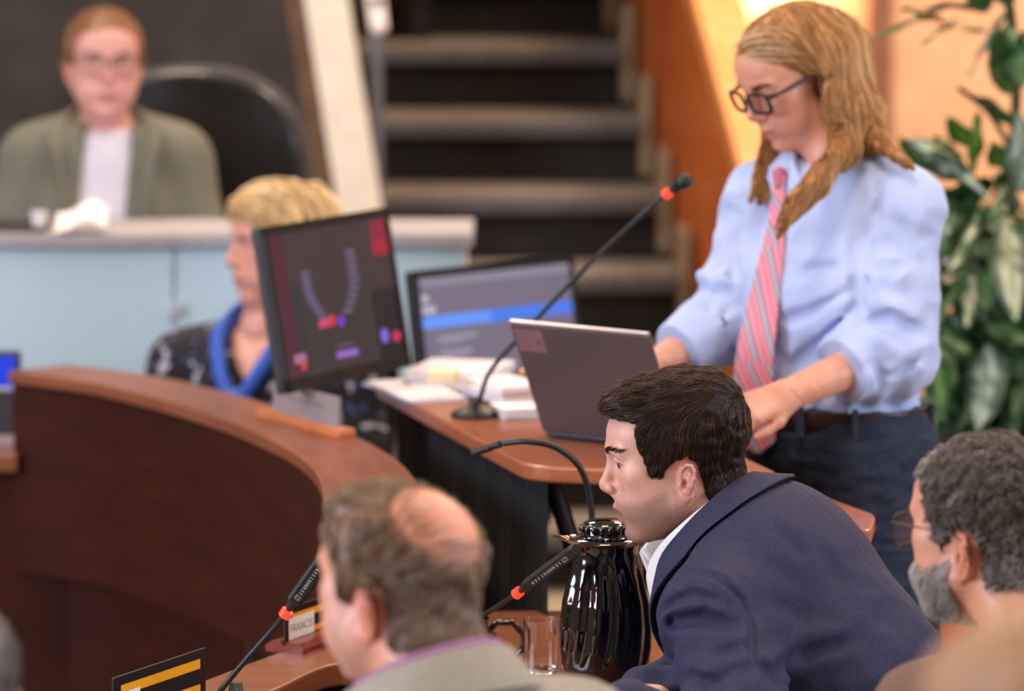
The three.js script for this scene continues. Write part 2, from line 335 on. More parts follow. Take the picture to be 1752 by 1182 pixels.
const skinMat = phy(0xffffff, 0.48, { vertexColors: true, bumpMap: poreTex, bumpScale: 0.00016, clearcoat: 0.12, clearcoatRoughness: 0.35, sheen: 0.2, sheenRoughness: 0.5 });
const hairMat = phy(0xffffff, 0.42, { vertexColors: true, specularIntensity: 0.7 });
const eyeMat = phy(0xffffff, 0.12, { vertexColors: true, clearcoat: 0.8 });
function eyeGeo(iris, gaze) {
  const g = new THREE.SphereGeometry(0.0128, 28, 20), C = [], p = g.attributes.position;
  const ic = lin(iris), w = lin(0xb9aea6);
  for (let i = 0; i < p.count; i++) { const a = Math.acos(clamp(p.getY(i) / 0.0128, -1, 1)) / D2R; C.push(...(a < 11 ? [0.004, 0.004, 0.004] : a < 27 ? ic : w)); }
  g.setAttribute('color', new THREE.Float32BufferAttribute(C, 3)); g.applyQuaternion(new THREE.Quaternion().setFromUnitVectors(V(0, 1, 0), gaze.clone().normalize())); return g;
}
/** signed distance to a polygon in the (z, y) side view, negative inside */
function poly2(pts) {
  return (u, v) => {
    let d = 1e9, s = 1; const n = pts.length;
    for (let i = 0, j = n - 1; i < n; j = i++) {
      const [xi, yi] = pts[i], [xj, yj] = pts[j], ex = xj - xi, ey = yj - yi, wx = u - xi, wy = v - yi, t = clamp((wx * ex + wy * ey) / (ex * ex + ey * ey), 0, 1), bx = wx - ex * t, by = wy - ey * t;
      d = Math.min(d, bx * bx + by * by);
      const c1 = v >= yi, c2 = v < yj, c3 = ex * wy > ey * wx; if ((c1 && c2 && c3) || (!c1 && !c2 && !c3)) s = -s;
    }
    return s * Math.sqrt(d);
  };
}
/** closed profile swept along a path; frame(t) -> { p, out, up }, profile(t) -> [[out, up], ...] in metres */
function sweep(frame, profile, n, capped = true) {
  const P = [], I = [], U = []; let m = 0;
  for (let i = 0; i <= n; i++) {
    const t = i / n, { p, out, up } = frame(t), pr = profile(t); m = pr.length;
    pr.forEach(([a, b], k) => { P.push(p.x + out.x * a + up.x * b, p.y + out.y * a + up.y * b, p.z + out.z * a + up.z * b); U.push(t, k / m); });
    if (i) for (let k = 0; k < m; k++) { const a = (i - 1) * m + k, b = (i - 1) * m + (k + 1) % m; I.push(a, b, a + m, b, b + m, a + m); }
  }
  if (capped) for (let k = 1; k + 1 < m; k++) { I.push(0, k + 1, k); I.push(n * m, n * m + k, n * m + k + 1); }
  const g = new THREE.BufferGeometry(); g.setAttribute('position', new THREE.Float32BufferAttribute(P, 3)); g.setAttribute('uv', new THREE.Float32BufferAttribute(U, 2)); g.setIndex(I); g.computeVertexNormals(); return g;
}
/** a collar round the neck: pts (left front to back) in torso axes, mirrored to the right; profile in metres */
function collar(F, pts, profile, n = 48, right = null) {
  const all = right ? [...pts, ...right].map((q) => V(...q)) : [...pts, ...pts.slice(0, -1).reverse().map(([x, y, z]) => [-x, y, z])].map((q) => V(...q));
  const cv = new THREE.CatmullRomCurve3(all, false, 'centripetal');
  return sweep((t) => { const q = cv.getPoint(t), out = V(q.x, 0, q.z + 0.01).normalize(), up = V(0, 1, 0); return { p: q.applyMatrix4(F), out: out.transformDirection(F), up: up.transformDirection(F) }; }, profile, n);
}
/** trunk of a body or a garment in torso axes; b: build, i: how far it is blown up */
function trunk(f, F, b, i = 0) {
  const R = rotOf(F), E = (c, r, k = 0.06) => f.ell(loc(F, ...c), r.map((v) => v + i), k, 0, R), { sh = 0.18, shy = -0.09, shz = 0.01, w = 1, dp = 1 } = b;
  E([0, -0.2, 0.0], [0.165 * w, 0.2, 0.118 * dp]); E([0, -0.1, -0.015], [0.13 * w, 0.1, 0.095 * dp]);
  for (const s of [-1, 1]) { f.cap(loc(F, s * 0.03, -0.035, -0.02), loc(F, s * sh, shy, shz), 0.05 + i, (b.shr ?? 0.062) + i, 0.05); if (b.bust) f.ell(loc(F, s * 0.075, -0.22, 0.09 * dp), [0.07 + i, 0.075 + i, 0.055 + i], 0.05, 0, R); }
  if (b.pelvis) { const c = loc(F, 0, -0.3, 0.01), p = b.pelvis; f.cap(c, p, 0.118 * w + i, 0.125 * w + i, 0.08); f.ell(p, [0.17 * w + i, 0.12 + i, 0.12 * dp + i], 0.06, 0, b.pelvisRot ?? R); }
  else E([0, -0.4, 0.01], [0.15 * w, 0.2, 0.112 * dp], 0.08);
}
const limb = (f, pts, rs, i = 0, k = 0.02) => { for (let n = 0; n + 1 < pts.length; n++) f.cap(pts[n], pts[n + 1], rs[n] + i, rs[n + 1] + i, n ? k : 0.05); };
/** a hand in its own axes (z along the fingers, y out of its back, x towards the thumb) */
function handGeo(M4, curl, colour) {
  const f = new Field();
  f.cap(K(0, 0, -30), K(0, 0, 12), 0.024, 0.026, 0.01);
  const fx = [27, 9, -9, -25], ln = [40, 45, 42, 33];
  for (let i = 0; i < 4; i++) {
    f.cap(K(fx[i] * 0.55, 0, 10), K(fx[i] * 0.92, 2, 84 - Math.abs(fx[i]) * 0.22), 0.0155, 0.0112, 0.012);
    let p = V(...K(fx[i] * 0.92, 1, 84 - Math.abs(fx[i]) * 0.22)), a = curl[0] * D2R; const r = [0.0095, 0.0088, 0.0078, 0.0068], seg = [1, 0.62, 0.5];
    for (let j = 0; j < 3; j++) { const q = V(p.x + fx[i] * 0.00006, p.y - Math.sin(a) * ln[i] * seg[j] * 0.001, p.z + Math.cos(a) * ln[i] * seg[j] * 0.001); f.cap(p, q, r[j], r[j + 1], j ? 0.002 : 0.004); p = q; a += curl[1] * D2R; }
  }
  f.cap(K(14, -8, 14), K(38, -14, 44), 0.014, 0.011, 0.012); f.cap(K(38, -14, 44), K(44, -20, 70), 0.0105, 0.009, 0.003); f.cap(K(44, -20, 70), K(42, -26, 90), 0.009, 0.007, 0.002);
  const g = skinOf(f, 0.003, { colour }); g.applyMatrix4(M4); return g;
}
/** spectacles in head axes: thickness r, lens half sizes, frame colour */
function spectacles(par, M4, { r = 0.002, hw = 0.026, hh = 0.02, y = 0.012, z = 0.105, mat, temple = mat, label, tilt = 0, cx = 0.034 }) {
  const g = new THREE.Group(); g.name = 'glasses'; g.userData.label = label; par.add(g);
  const rim = (s) => { const q = []; for (let i = 0; i < 40; i++) { const a = i / 40 * 2 * Math.PI, c = Math.cos(a), n = Math.sin(a), k = (Math.abs(c) ** 4 + Math.abs(n) ** 4) ** -0.25; q.push(V(s * cx + c * k * hw, y + n * k * hh - tilt * 0, z - Math.abs(s * cx + c * k * hw) * 0.16)); } return q; };
  const fin = (geo, name, m, lab) => { geo.applyMatrix4(M4); return wpart(name, geo, m, g, lab); };
  for (const s of [-1, 1]) {
    const q = rim(s); fin(new THREE.TubeGeometry(new THREE.CatmullRomCurve3(q, true), 60, r, 8, true), 'rim', mat);
    const sh = new THREE.Shape(q.map((v) => new THREE.Vector2(v.x, v.y))), lg = new THREE.ShapeGeometry(sh), p = lg.attributes.position; for (let i = 0; i < p.count; i++) p.setZ(i, z - Math.abs(p.getX(i)) * 0.16);
    fin(lg, 'lens', lensMat);
    const ex = s * (cx + hw);
    fin(tube([V(ex, y + hh * 0.55, z - Math.abs(ex) * 0.16), V(s * 0.07, y + hh * 0.5, z - 0.03), V(s * 0.076, y + 0.004, 0.02), V(s * 0.078, y - 0.006, -0.018), V(s * 0.074, y - 0.03, -0.034)], r * 1.05, 24, 8), 'temple', temple);
  }
  fin(tube([V(-(cx - hw), y + 0.004, z - 0.001), V(0, y + 0.008, z + 0.002), V(cx - hw, y + 0.004, z - 0.001)], r, 10, 8), 'bridge', mat);
  return g;
}
const lensMat = phy(0xffffff, 0.03, { transmission: 1, thickness: 0, ior: 1.45 });
/** eyebrows or other short hair on the face */
function browHair(f, surf, o, side) {
  return strands(f, surf, { count: (o.brows ?? 420) / 2, tries: 240, len: () => 0.009, r: o.browR ?? 0.00055, segs: 3, lift: (t) => 0.0006 + t * 0.0012,
    keep: (x, y, z) => { const a = Math.abs(x) * 1000; return x * side > 0 && z > 0.05 && a > 12 && a < (o.browEnd ?? 50) && Math.abs(y * 1000 - (31 + (o.browUp ?? 0) + 4 * Math.sin((a - 12) / 38 * 2.6) + (a < 22 ? -1 : 0))) < (3.4 - a * 0.03) * (o.browH ?? 1.2); },
    flow: (x) => [Math.sign(x), 0.35, -0.5], colour: (x, y, z, t) => mix3(lin(o.browColour), lin(o.browColour2 ?? o.browColour), t) });
}
/** puts head, eyes, brows and hair on a person; returns the head's field and surface in head axes */
function headOn(par, H, o, neckW) {
  const inv = H.clone().invert(), f = headField(o, neckW ? arr(neckW.clone().applyMatrix4(inv)) : null), surf = skinOf(f, o.cell ?? 0.003, { colour: skinColour(o), e: 0.0016 });
  for (const s of [-1, 1]) { const g = eyeGeo(o.iris ?? 0x4a3524, V(o.gaze?.[0] ?? 0, o.gaze?.[1] ?? -0.05, 1)); g.translate(s * 0.0325, 0.0145, 0.0745); g.applyMatrix4(H); wpart('eye', g, eyeMat, par); }
  if (o.browColour) for (const s of [-1, 1]) { const g = browHair(f, surf, o, s); g.applyMatrix4(H); wpart('eyebrow', g, hairMat, par); }
  return { f, surf };
}
// ---------- the chamber ----------
const plaster = (hex, amp = 10) => { const c = new THREE.Color(hex), s = [c.r, c.g, c.b].map((v) => 255 * (v <= 0.0031308 ? v * 12.92 : 1.055 * v ** (1 / 2.4) - 0.055)); const t = dataTex(128, (u, v) => { const n = noise(Math.cos(u * 6.283) * 2, Math.sin(u * 6.283) * 2 + 7, v * 12) * amp + (rnd() - 0.5) * amp * 0.5; return s.map((q) => clamp(q + n, 0, 255)); }); return phy(0xffffff, 0.85, { map: t }); };
const M = {
  floor: plaster(0xa89a86, 12), ceiling: plaster(0xb4aea4, 5), wallDark: plaster(0x38322e, 7), wallSide: plaster(0x857c72, 6), peach: plaster(0xf0cba8, 8),
  panelWood: woodMat([178, 84, 26], [222, 122, 52], 0.42, 1), railWood: woodMat([214, 138, 78], [244, 178, 116], 0.4, 1),
  deskWood: woodMat([46, 17, 7], [64, 26, 11], 0.6, 0.8, { clearcoat: 0, specularIntensity: 0.35 }), deskTop: woodMat([118, 66, 42], [150, 90, 60], 0.32, 1), tableTop: woodMat([142, 78, 48], [174, 102, 68], 0.28, 1),
  steel: std(0x8c9096, 0.3, { metalness: 0.9 }), black: std(0x0e0e10, 0.5), blackGloss: phy(0x050506, 0.08, { clearcoat: 1, clearcoatRoughness: 0.04 }), blackCloth: std(0x0b0b0d, 0.95),
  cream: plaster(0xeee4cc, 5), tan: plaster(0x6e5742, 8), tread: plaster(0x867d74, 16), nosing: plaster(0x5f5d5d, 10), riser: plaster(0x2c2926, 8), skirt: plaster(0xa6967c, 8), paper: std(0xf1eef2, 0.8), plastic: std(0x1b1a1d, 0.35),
};
function cloth0(c) { return phy(c, 0.9, { sheen: 0.2 }); }
const uvBox = (g, k = 1) => { const p = g.attributes.position, n = g.attributes.normal, u = g.attributes.uv; for (let i = 0; i < p.count; i++) { const a = Math.abs(n.getX(i)), b = Math.abs(n.getY(i)); u.setXY(i, (a > 0.6 ? p.getZ(i) : p.getX(i)) * k, (b > 0.6 ? p.getZ(i) : p.getY(i)) * k); } return g; };
const slab = (x0, x1, y0, y1, z0, z1) => uvBox(box(x1 - x0, y1 - y0, z1 - z0, (x0 + x1) / 2, (y0 + y1) / 2, (z0 + z1) / 2), 0.5);
M.floor.map.repeat.set(5, 5);
struct('floor', slab(-6.2, 6.2, -0.2, 0, -17, 3.2), M.floor, 'pale beige stone floor of the chamber');
struct('ceiling', slab(-6.2, 6.2, CEIL, CEIL + 0.2, -17, 3.2), M.ceiling, 'off white ceiling with square light panels');
struct('wall_rear', slab(-6.2, 6.2, 0, CEIL, 3, 3.2), M.wallSide, 'wall behind the camera');
struct('wall_back', slab(-6.2, 6.2, 0, CEIL, -17, -16.8), M.wallDark, 'dark wall at the head of the stairs');
// side walls with one wide window each
for (const s of [-1, 1]) {
  const side = s < 0 ? 'left' : 'right', zc = s < 0 ? -4.6 : -4.2, x0 = s < 0 ? -6.2 : 6, x1 = x0 + 0.2;
  struct(`wall_${side}`, merge([slab(x0, x1, 0, 1.4, -17, 3.2), slab(x0, x1, 3.8, CEIL, -17, 3.2), slab(x0, x1, 1.4, 3.8, zc + 1.75, 3.2), slab(x0, x1, 1.4, 3.8, -17, zc - 1.75)]), M.wallSide, `${side} side wall with a wide window`);
  const fr = []; for (let i = 0; i <= 4; i++) fr.push(slab(s * 5.97 - 0.03, s * 5.97 + 0.03, 1.4, 3.8, zc - 1.75 + i * 0.8625, zc - 1.7 + i * 0.8625)); fr.push(slab(s * 5.97 - 0.03, s * 5.97 + 0.03, 1.4, 1.46, zc - 1.75, zc + 1.75), slab(s * 5.97 - 0.03, s * 5.97 + 0.03, 3.74, 3.8, zc - 1.75, zc + 1.75));
  const w = struct(`window_${s < 0 ? 1 : 2}`, merge(fr), M.steel, `steel framed daylight window in the ${side} wall`);
  for (let i = 0; i < 4; i++) part('pane', slab(s * 5.99 - 0.005, s * 5.99 + 0.005, 1.46, 3.74, zc - 1.7 + i * 0.8625, zc - 1.75 + (i + 1) * 0.8625), std(0xffffff, 0.4, { emissive: 0xdce6ff, emissiveIntensity: 2.2 }), w);
}
for (const [x, z] of PANELS) { const t = thing('ceiling_light', 'square warm white ceiling light panel', 'light', V(x, CEIL, z), 'ceiling light panels'); part('frame', box(1.3, 0.05, 1.3, 0, -0.025, 0, 0.01), M.steel, t); part('diffuser', box(1.2, 0.01, 1.2, 0, -0.056, 0), std(0xffffff, 0.5, { emissive: 0xffe2c4, emissiveIntensity: 2.5 }), t); }
// dark wall behind the dais, platform
struct('wall_dais', slab(-6, -0.42, 0, CEIL, -12.75, -12.5), M.wallDark, 'charcoal wall behind the glass dais');
struct('platform', slab(-6, -0.2, 0, 0.32, -12.5, -9.98), plaster(0x5a5048, 8), 'raised platform of the glass dais');
// panelled wall at the right and the post on it
struct('wall_panelled', slab(0.6, 6, 0, CEIL, -14.4, -14.2), M.peach, 'warm peach coloured wall behind the plants');
struct('trim_1', uvBox(box(0.075, CEIL, 0.12, at(1510, 200, 14).x, CEIL / 2, -14.13), 1), plaster(0x8c6a58, 8), 'brown grey upright post on the peach wall');
struct('trim_2', uvBox(box(0.05, CEIL, 0.05, at(1262, 200, 14).x, CEIL / 2, -14.17), 1), M.railWood, 'thin upright batten on the peach wall');
{ // wall lamp just above the frame
  const p = at(1300, -110, 13.95), t = thing('wall_lamp', 'small white glowing wall lamp above the standing woman', 'lamp', V(p.x, p.y, -14.2));
  part('bracket', box(0.06, 0.1, 0.03, 0, 0, 0.015, 0.005), M.steel, t); const g = new THREE.CapsuleGeometry(0.045, 0.12, 6, 16); g.translate(0, 0, 0.09); part('shade', g, std(0xffffff, 0.4, { emissive: 0xffd8a8, emissiveIntensity: 5 }), t);
  const l = new THREE.PointLight(0xffd2a0, 1.4); l.position.set(p.x, p.y, -14.1); l.shadow.radius = 2; l.castShadow = true; scene.add(l);
}
// stairs
{
  const st = new THREE.Group(); st.name = 'staircase'; st.userData = { kind: 'structure', label: 'open staircase with tan carpeted treads and dark risers', category: 'staircase' }; scene.add(st);
  const S = (k) => ({ d: 12.9 + 0.28 * (k - 4), h: 0.93 + 0.19 * (k - 4), xr: 0.41 - 0.045 * (k - 4) });
  for (let k = 0; k <= 12; k++) {
    const { d, h, xr } = S(k), w = xr + 0.75, c = xr - w / 2, z = -d;
    part('tread', uvBox(box(w, 0.055, 0.32, c, h - 0.0275, z - 0.13, 0.02), 2), M.tread, st);
    part('nosing', uvBox(box(w + 0.002, 0.045, 0.016, c, h - 0.034, z + 0.026, 0.006), 2), M.nosing, st);
    part('riser', uvBox(box(w, 0.2, 0.02, c, h - 0.14, z - 0.06), 2), M.riser, st);
    part('skirt', uvBox(box(0.03, 0.27, 0.3, xr + 0.012, h - 0.03, z - 0.14), 2), M.skirt, st);
  }
  const skew = (dx, y0, y1, wx, k0, k1, mat, name) => {
    const a = S(k0), b = S(k1), P = []; for (const q of [a, b]) for (const [x, y] of [[0, y0], [wx, y0], [wx, y1], [0, y1]]) P.push([q.xr + dx + x, q.h + y, -q.d]);
    const I = [[0, 3, 2, 1], [4, 5, 6, 7], [0, 1, 5, 4], [1, 2, 6, 5], [2, 3, 7, 6], [3, 0, 4, 7]], pos = [], uv = [];
    const L = Math.hypot(b.d - a.d, b.h - a.h);
    for (const f of I) { const u = f.map((i) => [P[i][0] + (i > 3 ? L : 0), P[i][1] - (i > 3 ? b.h - a.h : 0)]); for (const i of [0, 1, 2, 0, 2, 3]) { pos.push(...P[f[i]]); uv.push(u[i][0], u[i][1]); } }
    const g = new THREE.BufferGeometry(); g.setAttribute('position', new THREE.Float32BufferAttribute(pos, 3)); g.setAttribute('uv', new THREE.Float32BufferAttribute(uv, 2)); g.computeVertexNormals(); return part(name, g, mat, st);
  };
  skew(0.045, -0.25, 0.72, 0.06, -3.2, 11, M.panelWood, 'balustrade_panel'); skew(0.02, 0.72, 0.80, 0.13, -3.2, 11, M.railWood, 'handrail');
}
// slanted cream beam, its shaded side face as a brown slab, steel newel with a white rail
const beamGeo = (a, b, w, dep) => { const g = new THREE.BoxGeometry(w, a.distanceTo(b), dep); uvBox(g); const y = b.clone().sub(a).normalize(), z = V(0, 0, 1), x = V(0, 0, 0).crossVectors(y, z).normalize(); z.crossVectors(x, y); g.applyMatrix4(new THREE.Matrix4().makeBasis(x, y, z)); const c = a.clone().lerp(b, 0.5); g.translate(c.x, c.y, c.z); return g; };
struct('trim_3', beamGeo(at(722, 1010, 11.7), at(533, -160, 11.7), 0.105, 0.1), M.cream, 'slanted cream painted beam beside the stairs');
struct('trim_4', beamGeo(at(672, 1010, 11.9), at(486, -160, 11.9), 0.06, 0.1), M.tan, 'slanted brown slab as the shaded side face of the cream beam');  // brown colour stands for the shading on the beam side
{ const p = at(645, 300, 11.75), t = thing('newel_post', 'grey steel newel post with white rail end beside the stairs', 'post', V(p.x, 0, p.z)); part('post', cyl(0.016, 0.016, 1.52, 0, 0.76, 0), std(0x6c7076, 0.45, { metalness: 0.5 }), t);
  const a = at(648, 45, 11.7), b = at(622, -150, 11.75), f = new Field(); f.cap(a, b, 0.023, 0.024); wpart('rail', skinOf(f, 0.007), std(0xf3ece8, 0.35), t); part('foot', cyl(0.04, 0.045, 0.02, 0, 0.01, 0), M.steel, t); }
// plants and planter at the right come with the small things below

// ---------- glass dais ----------
{
  const t = thing('dais_desk', 'dais desk with frosted pale blue glass front and stone top', 'desk', V(-1.3, 0, -9.95));
  const zF = -9.92, x1 = at(797, 440, 9.95).x, xs = [x1, at(297, 440, 9.95).x, at(-203, 440, 9.95).x, at(-703, 440, 9.95).x];
  const glass = phy(0xd2eef9, 0.34, { transmission: 0.2, thickness: 0, clearcoat: 0.6, clearcoatRoughness: 0.1 });
  for (let i = 0; i < 3; i++) { wpart('glass_panel', box(xs[i] - xs[i + 1] - 0.006, 0.99, 0.012, (xs[i] + xs[i + 1]) / 2, 0.575, zF), glass, t); for (const y of [0.2, 0.94]) { const g = cyl(0.014, 0.014, 0.02, xs[i + 1] + 0.004, 0, 0); g.rotateX(Math.PI / 2); g.translate(0, y, zF + 0.012); wpart('standoff', g, std(0xdfe6ea, 0.3, { metalness: 0.4 }), t); } }
  wpart('desk_top', uvBox(box(x1 - xs[3] + 0.03, 0.028, 0.36, (x1 + xs[3]) / 2, 1.086, zF - 0.15, 0.004), 2), plaster(0xa6a3a5, 8), t);
  for (const x of [xs[0] - 0.02, xs[1], xs[2]]) wpart('bracket', box(0.02, 0.75, 0.2, x, 0.695, zF - 0.14), std(0xdde8ee, 0.5), t);
  wpart('end_panel', box(0.015, 0.99, 0.3, x1 - 0.008, 0.575, zF - 0.16), std(0xe4dcd6, 0.5), t);
}
{ const p = at(20, 384, 10.02), t = thing('tablet_computer', 'dark tablet lying at the left end of the dais top', 'tablet', V(p.x, 1.1, -10.0)); part('case', box(0.24, 0.014, 0.17, -0.04, 0.007, 0, 0.004), std(0x4a3a38, 0.4), t); part('screen', box(0.22, 0.002, 0.15, -0.04, 0.0145, 0), M.plastic, t); }
{ const p = at(66, 392, 9.96), t = thing('paper_cup', 'small pale paper cup leaning on the dais top', 'cup', V(p.x, 1.1, -9.93)); const g = new THREE.LatheGeometry([[0, 0], [0.012, 0], [0.018, 0.045], [0.0165, 0.045], [0.011, 0.003], [0, 0.003]].map((q) => new THREE.Vector2(...q)), 20); part('cup', g, std(0xe8e6e2, 0.6), t); }
{ const p = at(135, 400, 9.95), t = thing('paper_sheet', 'curled white paper on the dais top before the seated woman', 'paper', V(p.x, 1.1, -9.95)); const g = new THREE.PlaneGeometry(0.11, 0.12, 10, 10); g.rotateX(-Math.PI / 2); const q = g.attributes.position; for (let i = 0; i < q.count; i++) q.setY(i, 0.004 + 0.03 * Math.exp(-(((q.getX(i) - 0.02) / 0.035) ** 2)) + 0.03 * sstep(0, -0.06, q.getZ(i))); g.computeVertexNormals(); part('sheet', g, M.paper, t); }
// chair behind the woman at the dais
{
  const p = at(335, 500, 10.78), t = thing('office_chair', 'black leather office chair with grey piping behind the dais', 'chair', V(p.x, 0.32, p.z));
  t.rotation.y = -0.12; const sh = new THREE.Shape(), w = 0.245, h = 0.66; sh.moveTo(-w * 0.86, 0); sh.lineTo(w * 0.86, 0); sh.bezierCurveTo(w, 0.1, w * 1.03, h * 0.5, w * 0.97, h * 0.72); sh.bezierCurveTo(w * 0.9, h * 0.95, w * 0.45, h, 0, h); sh.bezierCurveTo(-w * 0.45, h, -w * 0.9, h * 0.95, -w * 0.97, h * 0.72); sh.bezierCurveTo(-w * 1.03, h * 0.5, -w, 0.1, -w * 0.86, 0);
  const back = new THREE.ExtrudeGeometry(sh, { depth: 0.05, bevelEnabled: true, bevelSize: 0.02, bevelThickness: 0.02, bevelSegments: 4, curveSegments: 20 }); back.translate(0, 0.4, -0.03); part('backrest', back, phy(0x101012, 0.45, { clearcoat: 0.2 }), t);
  const pts = sh.getPoints(24).map((q) => V(q.x * 1.06, q.y * 1.035 + 0.39, 0.0)); part('piping', new THREE.TubeGeometry(new THREE.CatmullRomCurve3(pts, true), 120, 0.017, 8, true), std(0x4a4645, 0.75), t);
  part('seat', box(0.5, 0.09, 0.48, 0, 0.42, 0.24, 0.035), phy(0x101012, 0.45), t); part('gas_stem', cyl(0.025, 0.03, 0.36, 0, 0.2, 0.24), M.steel, t);
  for (let i = 0; i < 5; i++) { const g = box(0.3, 0.03, 0.045, 0.15, 0.035, 0, 0.01); g.rotateY(i * 1.2566); g.translate(0, 0, 0.24); part('base_arm', g, M.black, t); }
}

// ---------- curved wooden desk ----------
{
  const hC = 0.9, P = [[22, 634], [151, 651], [264, 677], [377, 711], [452, 741], [508, 769], [546, 799], [562, 826], [568, 860]].map((q) => onH(q[0], q[1], hC));
  const cv = new THREE.CatmullRomCurve3(P, false, 'centripetal'); cv.arcLengthDivisions = 400;
  const fr = (t) => { const p = cv.getPointAt(t), g = cv.getTangentAt(t); return { p, out: V(-g.z, 0, g.x).normalize(), up: V(0, 1, 0) }; };
  const t = thing('curved_desk', 'long curved dark red wooden desk with raised rim across the left', 'desk', V(-0.6, 0, -8.2));
  const len = cv.getLength();
  const put = (name, pr, mat, t0 = 0, t1 = 1) => {  // sweep with crisp edges: each side of the profile its own strip
    const list = []; const n = 90; let s = 0;
    for (let k = 0; k < pr.length; k++) {
      const a = pr[k], b = pr[(k + 1) % pr.length], l = Math.hypot(a[0] - b[0], a[1] - b[1]), pos = [], uv = [], I = [];
      for (let i = 0; i <= n; i++) { const f = fr(lerp(t0, t1, i / n)); for (const [q, v] of [[a, s], [b, s + l]]) { pos.push(f.p.x + f.out.x * q[0], f.p.y + q[1], f.p.z + f.out.z * q[0]); uv.push(i / n * len, v); } if (i) { const c = i * 2; I.push(c - 2, c - 1, c, c - 1, c + 1, c); } }
      const g = new THREE.BufferGeometry(); g.setAttribute('position', new THREE.Float32BufferAttribute(pos, 3)); g.setAttribute('uv', new THREE.Float32BufferAttribute(uv, 2)); g.setIndex(I); g.computeVertexNormals(); list.push(g); s += l;
    }
    for (const i of [t0, t1]) { const f = fr(i), sh = new THREE.ShapeGeometry(new THREE.Shape(pr.map((q) => new THREE.Vector2(...q)))), p = sh.attributes.position; for (let j = 0; j < p.count; j++) { const a = p.getX(j), b = p.getY(j); p.setXYZ(j, f.p.x + f.out.x * a, f.p.y + b, f.p.z + f.out.z * a); } sh.computeVertexNormals(); list.push(sh); }
    return wpart(name, merge(list), mat, t);
  };
  put('rim_top', [[0.012, -0.022], [0.012, -0.002], [0.008, 0.0], [-0.14, 0], [-0.145, -0.003], [-0.145, -0.025], [0.004, -0.025]], M.deskTop);
  put('front_panel', [[0, -0.4], [0, -0.025], [-0.03, -0.025], [-0.03, -0.4]], M.deskWood);
  put('lower_panel', [[-0.07, -0.9], [-0.07, -0.39], [-0.09, -0.39], [-0.09, -0.9]], M.deskWood);
  put('worktop', [[-0.42, -0.2], [-0.42, -0.17], [-0.1, -0.17], [-0.1, -0.2]], M.deskTop, 0, 0.62);
  put('back_panel', [[-0.13, -0.2], [-0.13, -0.025], [-0.11, -0.025], [-0.11, -0.2]], M.deskWood);
  for (const u of [0.02, 0.42, 0.8]) { const f = fr(u), g = box(0.014, 0.5, 0.012, 0, 0.25, 0); g.rotateY(Math.atan2(f.out.x, f.out.z)); g.translate(f.p.x - f.out.x * 0.064, 0, f.p.z - f.out.z * 0.064); wpart('steel_strip', g, std(0x7b7672, 0.35, { metalness: 0.8 }), t); }
}
{ // lower desk beyond its left end with a screen on it
  const p = at(29, 790, 9.2), t = thing('side_desk', 'lower dark wood desk at the far left edge', 'desk', V(p.x - 0.45, 0, -9.37));
  part('desk_top', uvBox(box(0.9, 0.035, 0.5, 0, 0.72, 0, 0.005), 1), M.deskTop, t); part('front_panel', uvBox(box(1.06, 0.7, 0.03, 0.09, 0.35, 0.2), 1), M.deskWood, t); part('end_panel', uvBox(box(0.03, 0.7, 0.4, 0.43, 0.35, 0), 1), M.deskWood, t);
  const b = thing('monitor', 'small monitor with blue screen at the far left edge', 'monitor', V(p.x - 0.2, 0.7375, -9.3)); part('bezel', box(0.42, 0.17, 0.02, -0.02, 0.1, 0, 0.005), std(0x3a383c, 0.5), b); part('foot', box(0.2, 0.02, 0.12, 0, 0.01, 0, 0.004), M.plastic, b);
  part('screen', box(0.4, 0.06, 0.004, -0.02, 0.145, 0.011), std(0x0a1440, 0.3, { emissive: 0x1438c8, emissiveIntensity: 0.7 }), b); part('status_bar', box(0.4, 0.008, 0.004, -0.02, 0.11, 0.011), std(0xb8c0d8, 0.4), b);
}
// grey name plate in a wooden holder on the rim
{
  const a = onH(452, 712, 0.9), b = onH(594, 750, 0.9), c = a.clone().lerp(b, 0.5), yaw = Math.atan2(-(b.z - a.z), b.x - a.x), L = a.distanceTo(b);
  const t = thing('name_plate', 'grey name plate in a wooden holder on the curved rim', 'name plate', V(c.x, 0.9, c.z)); t.rotation.y = yaw;
  part('holder', uvBox(box(L, 0.016, 0.035, 0, 0.008, 0, 0.003), 1), woodMat([196, 110, 66], [226, 146, 96], 0.35, 1), t);
  const tx = canvasTex(512, 256, (g, w, h) => { g.fillStyle = '#958b8b'; g.fillRect(0, 0, w, h); g.fillStyle = '#6f6768'; let s = 7; const r = () => (s = (s * 16807) % 2147483647) / 2147483647; for (let x = 130; x < 400; x += 22) if (x < 160 || x > 190) g.fillRect(x, 84 + r() * 8, 9 + r() * 7, 42 - r() * 12); for (let x = 210; x < 300; x += 18) g.fillRect(x, 164 + r() * 5, 8 + r() * 5, 26 - r() * 6); });
  const pl = part('plate', box(0.132 * L / 0.165, 0.056, 0.004, 0.006, 0.042, 0, 0.001), std(0x958b8b, 0.5), t); const f = new THREE.PlaneGeometry(0.128 * L / 0.165, 0.053); f.translate(0.006, 0.042, 0.0027); part('lettering', f, std(0xffffff, 0.5, { map: tx }), t); pl.rotation.x = 0;
}
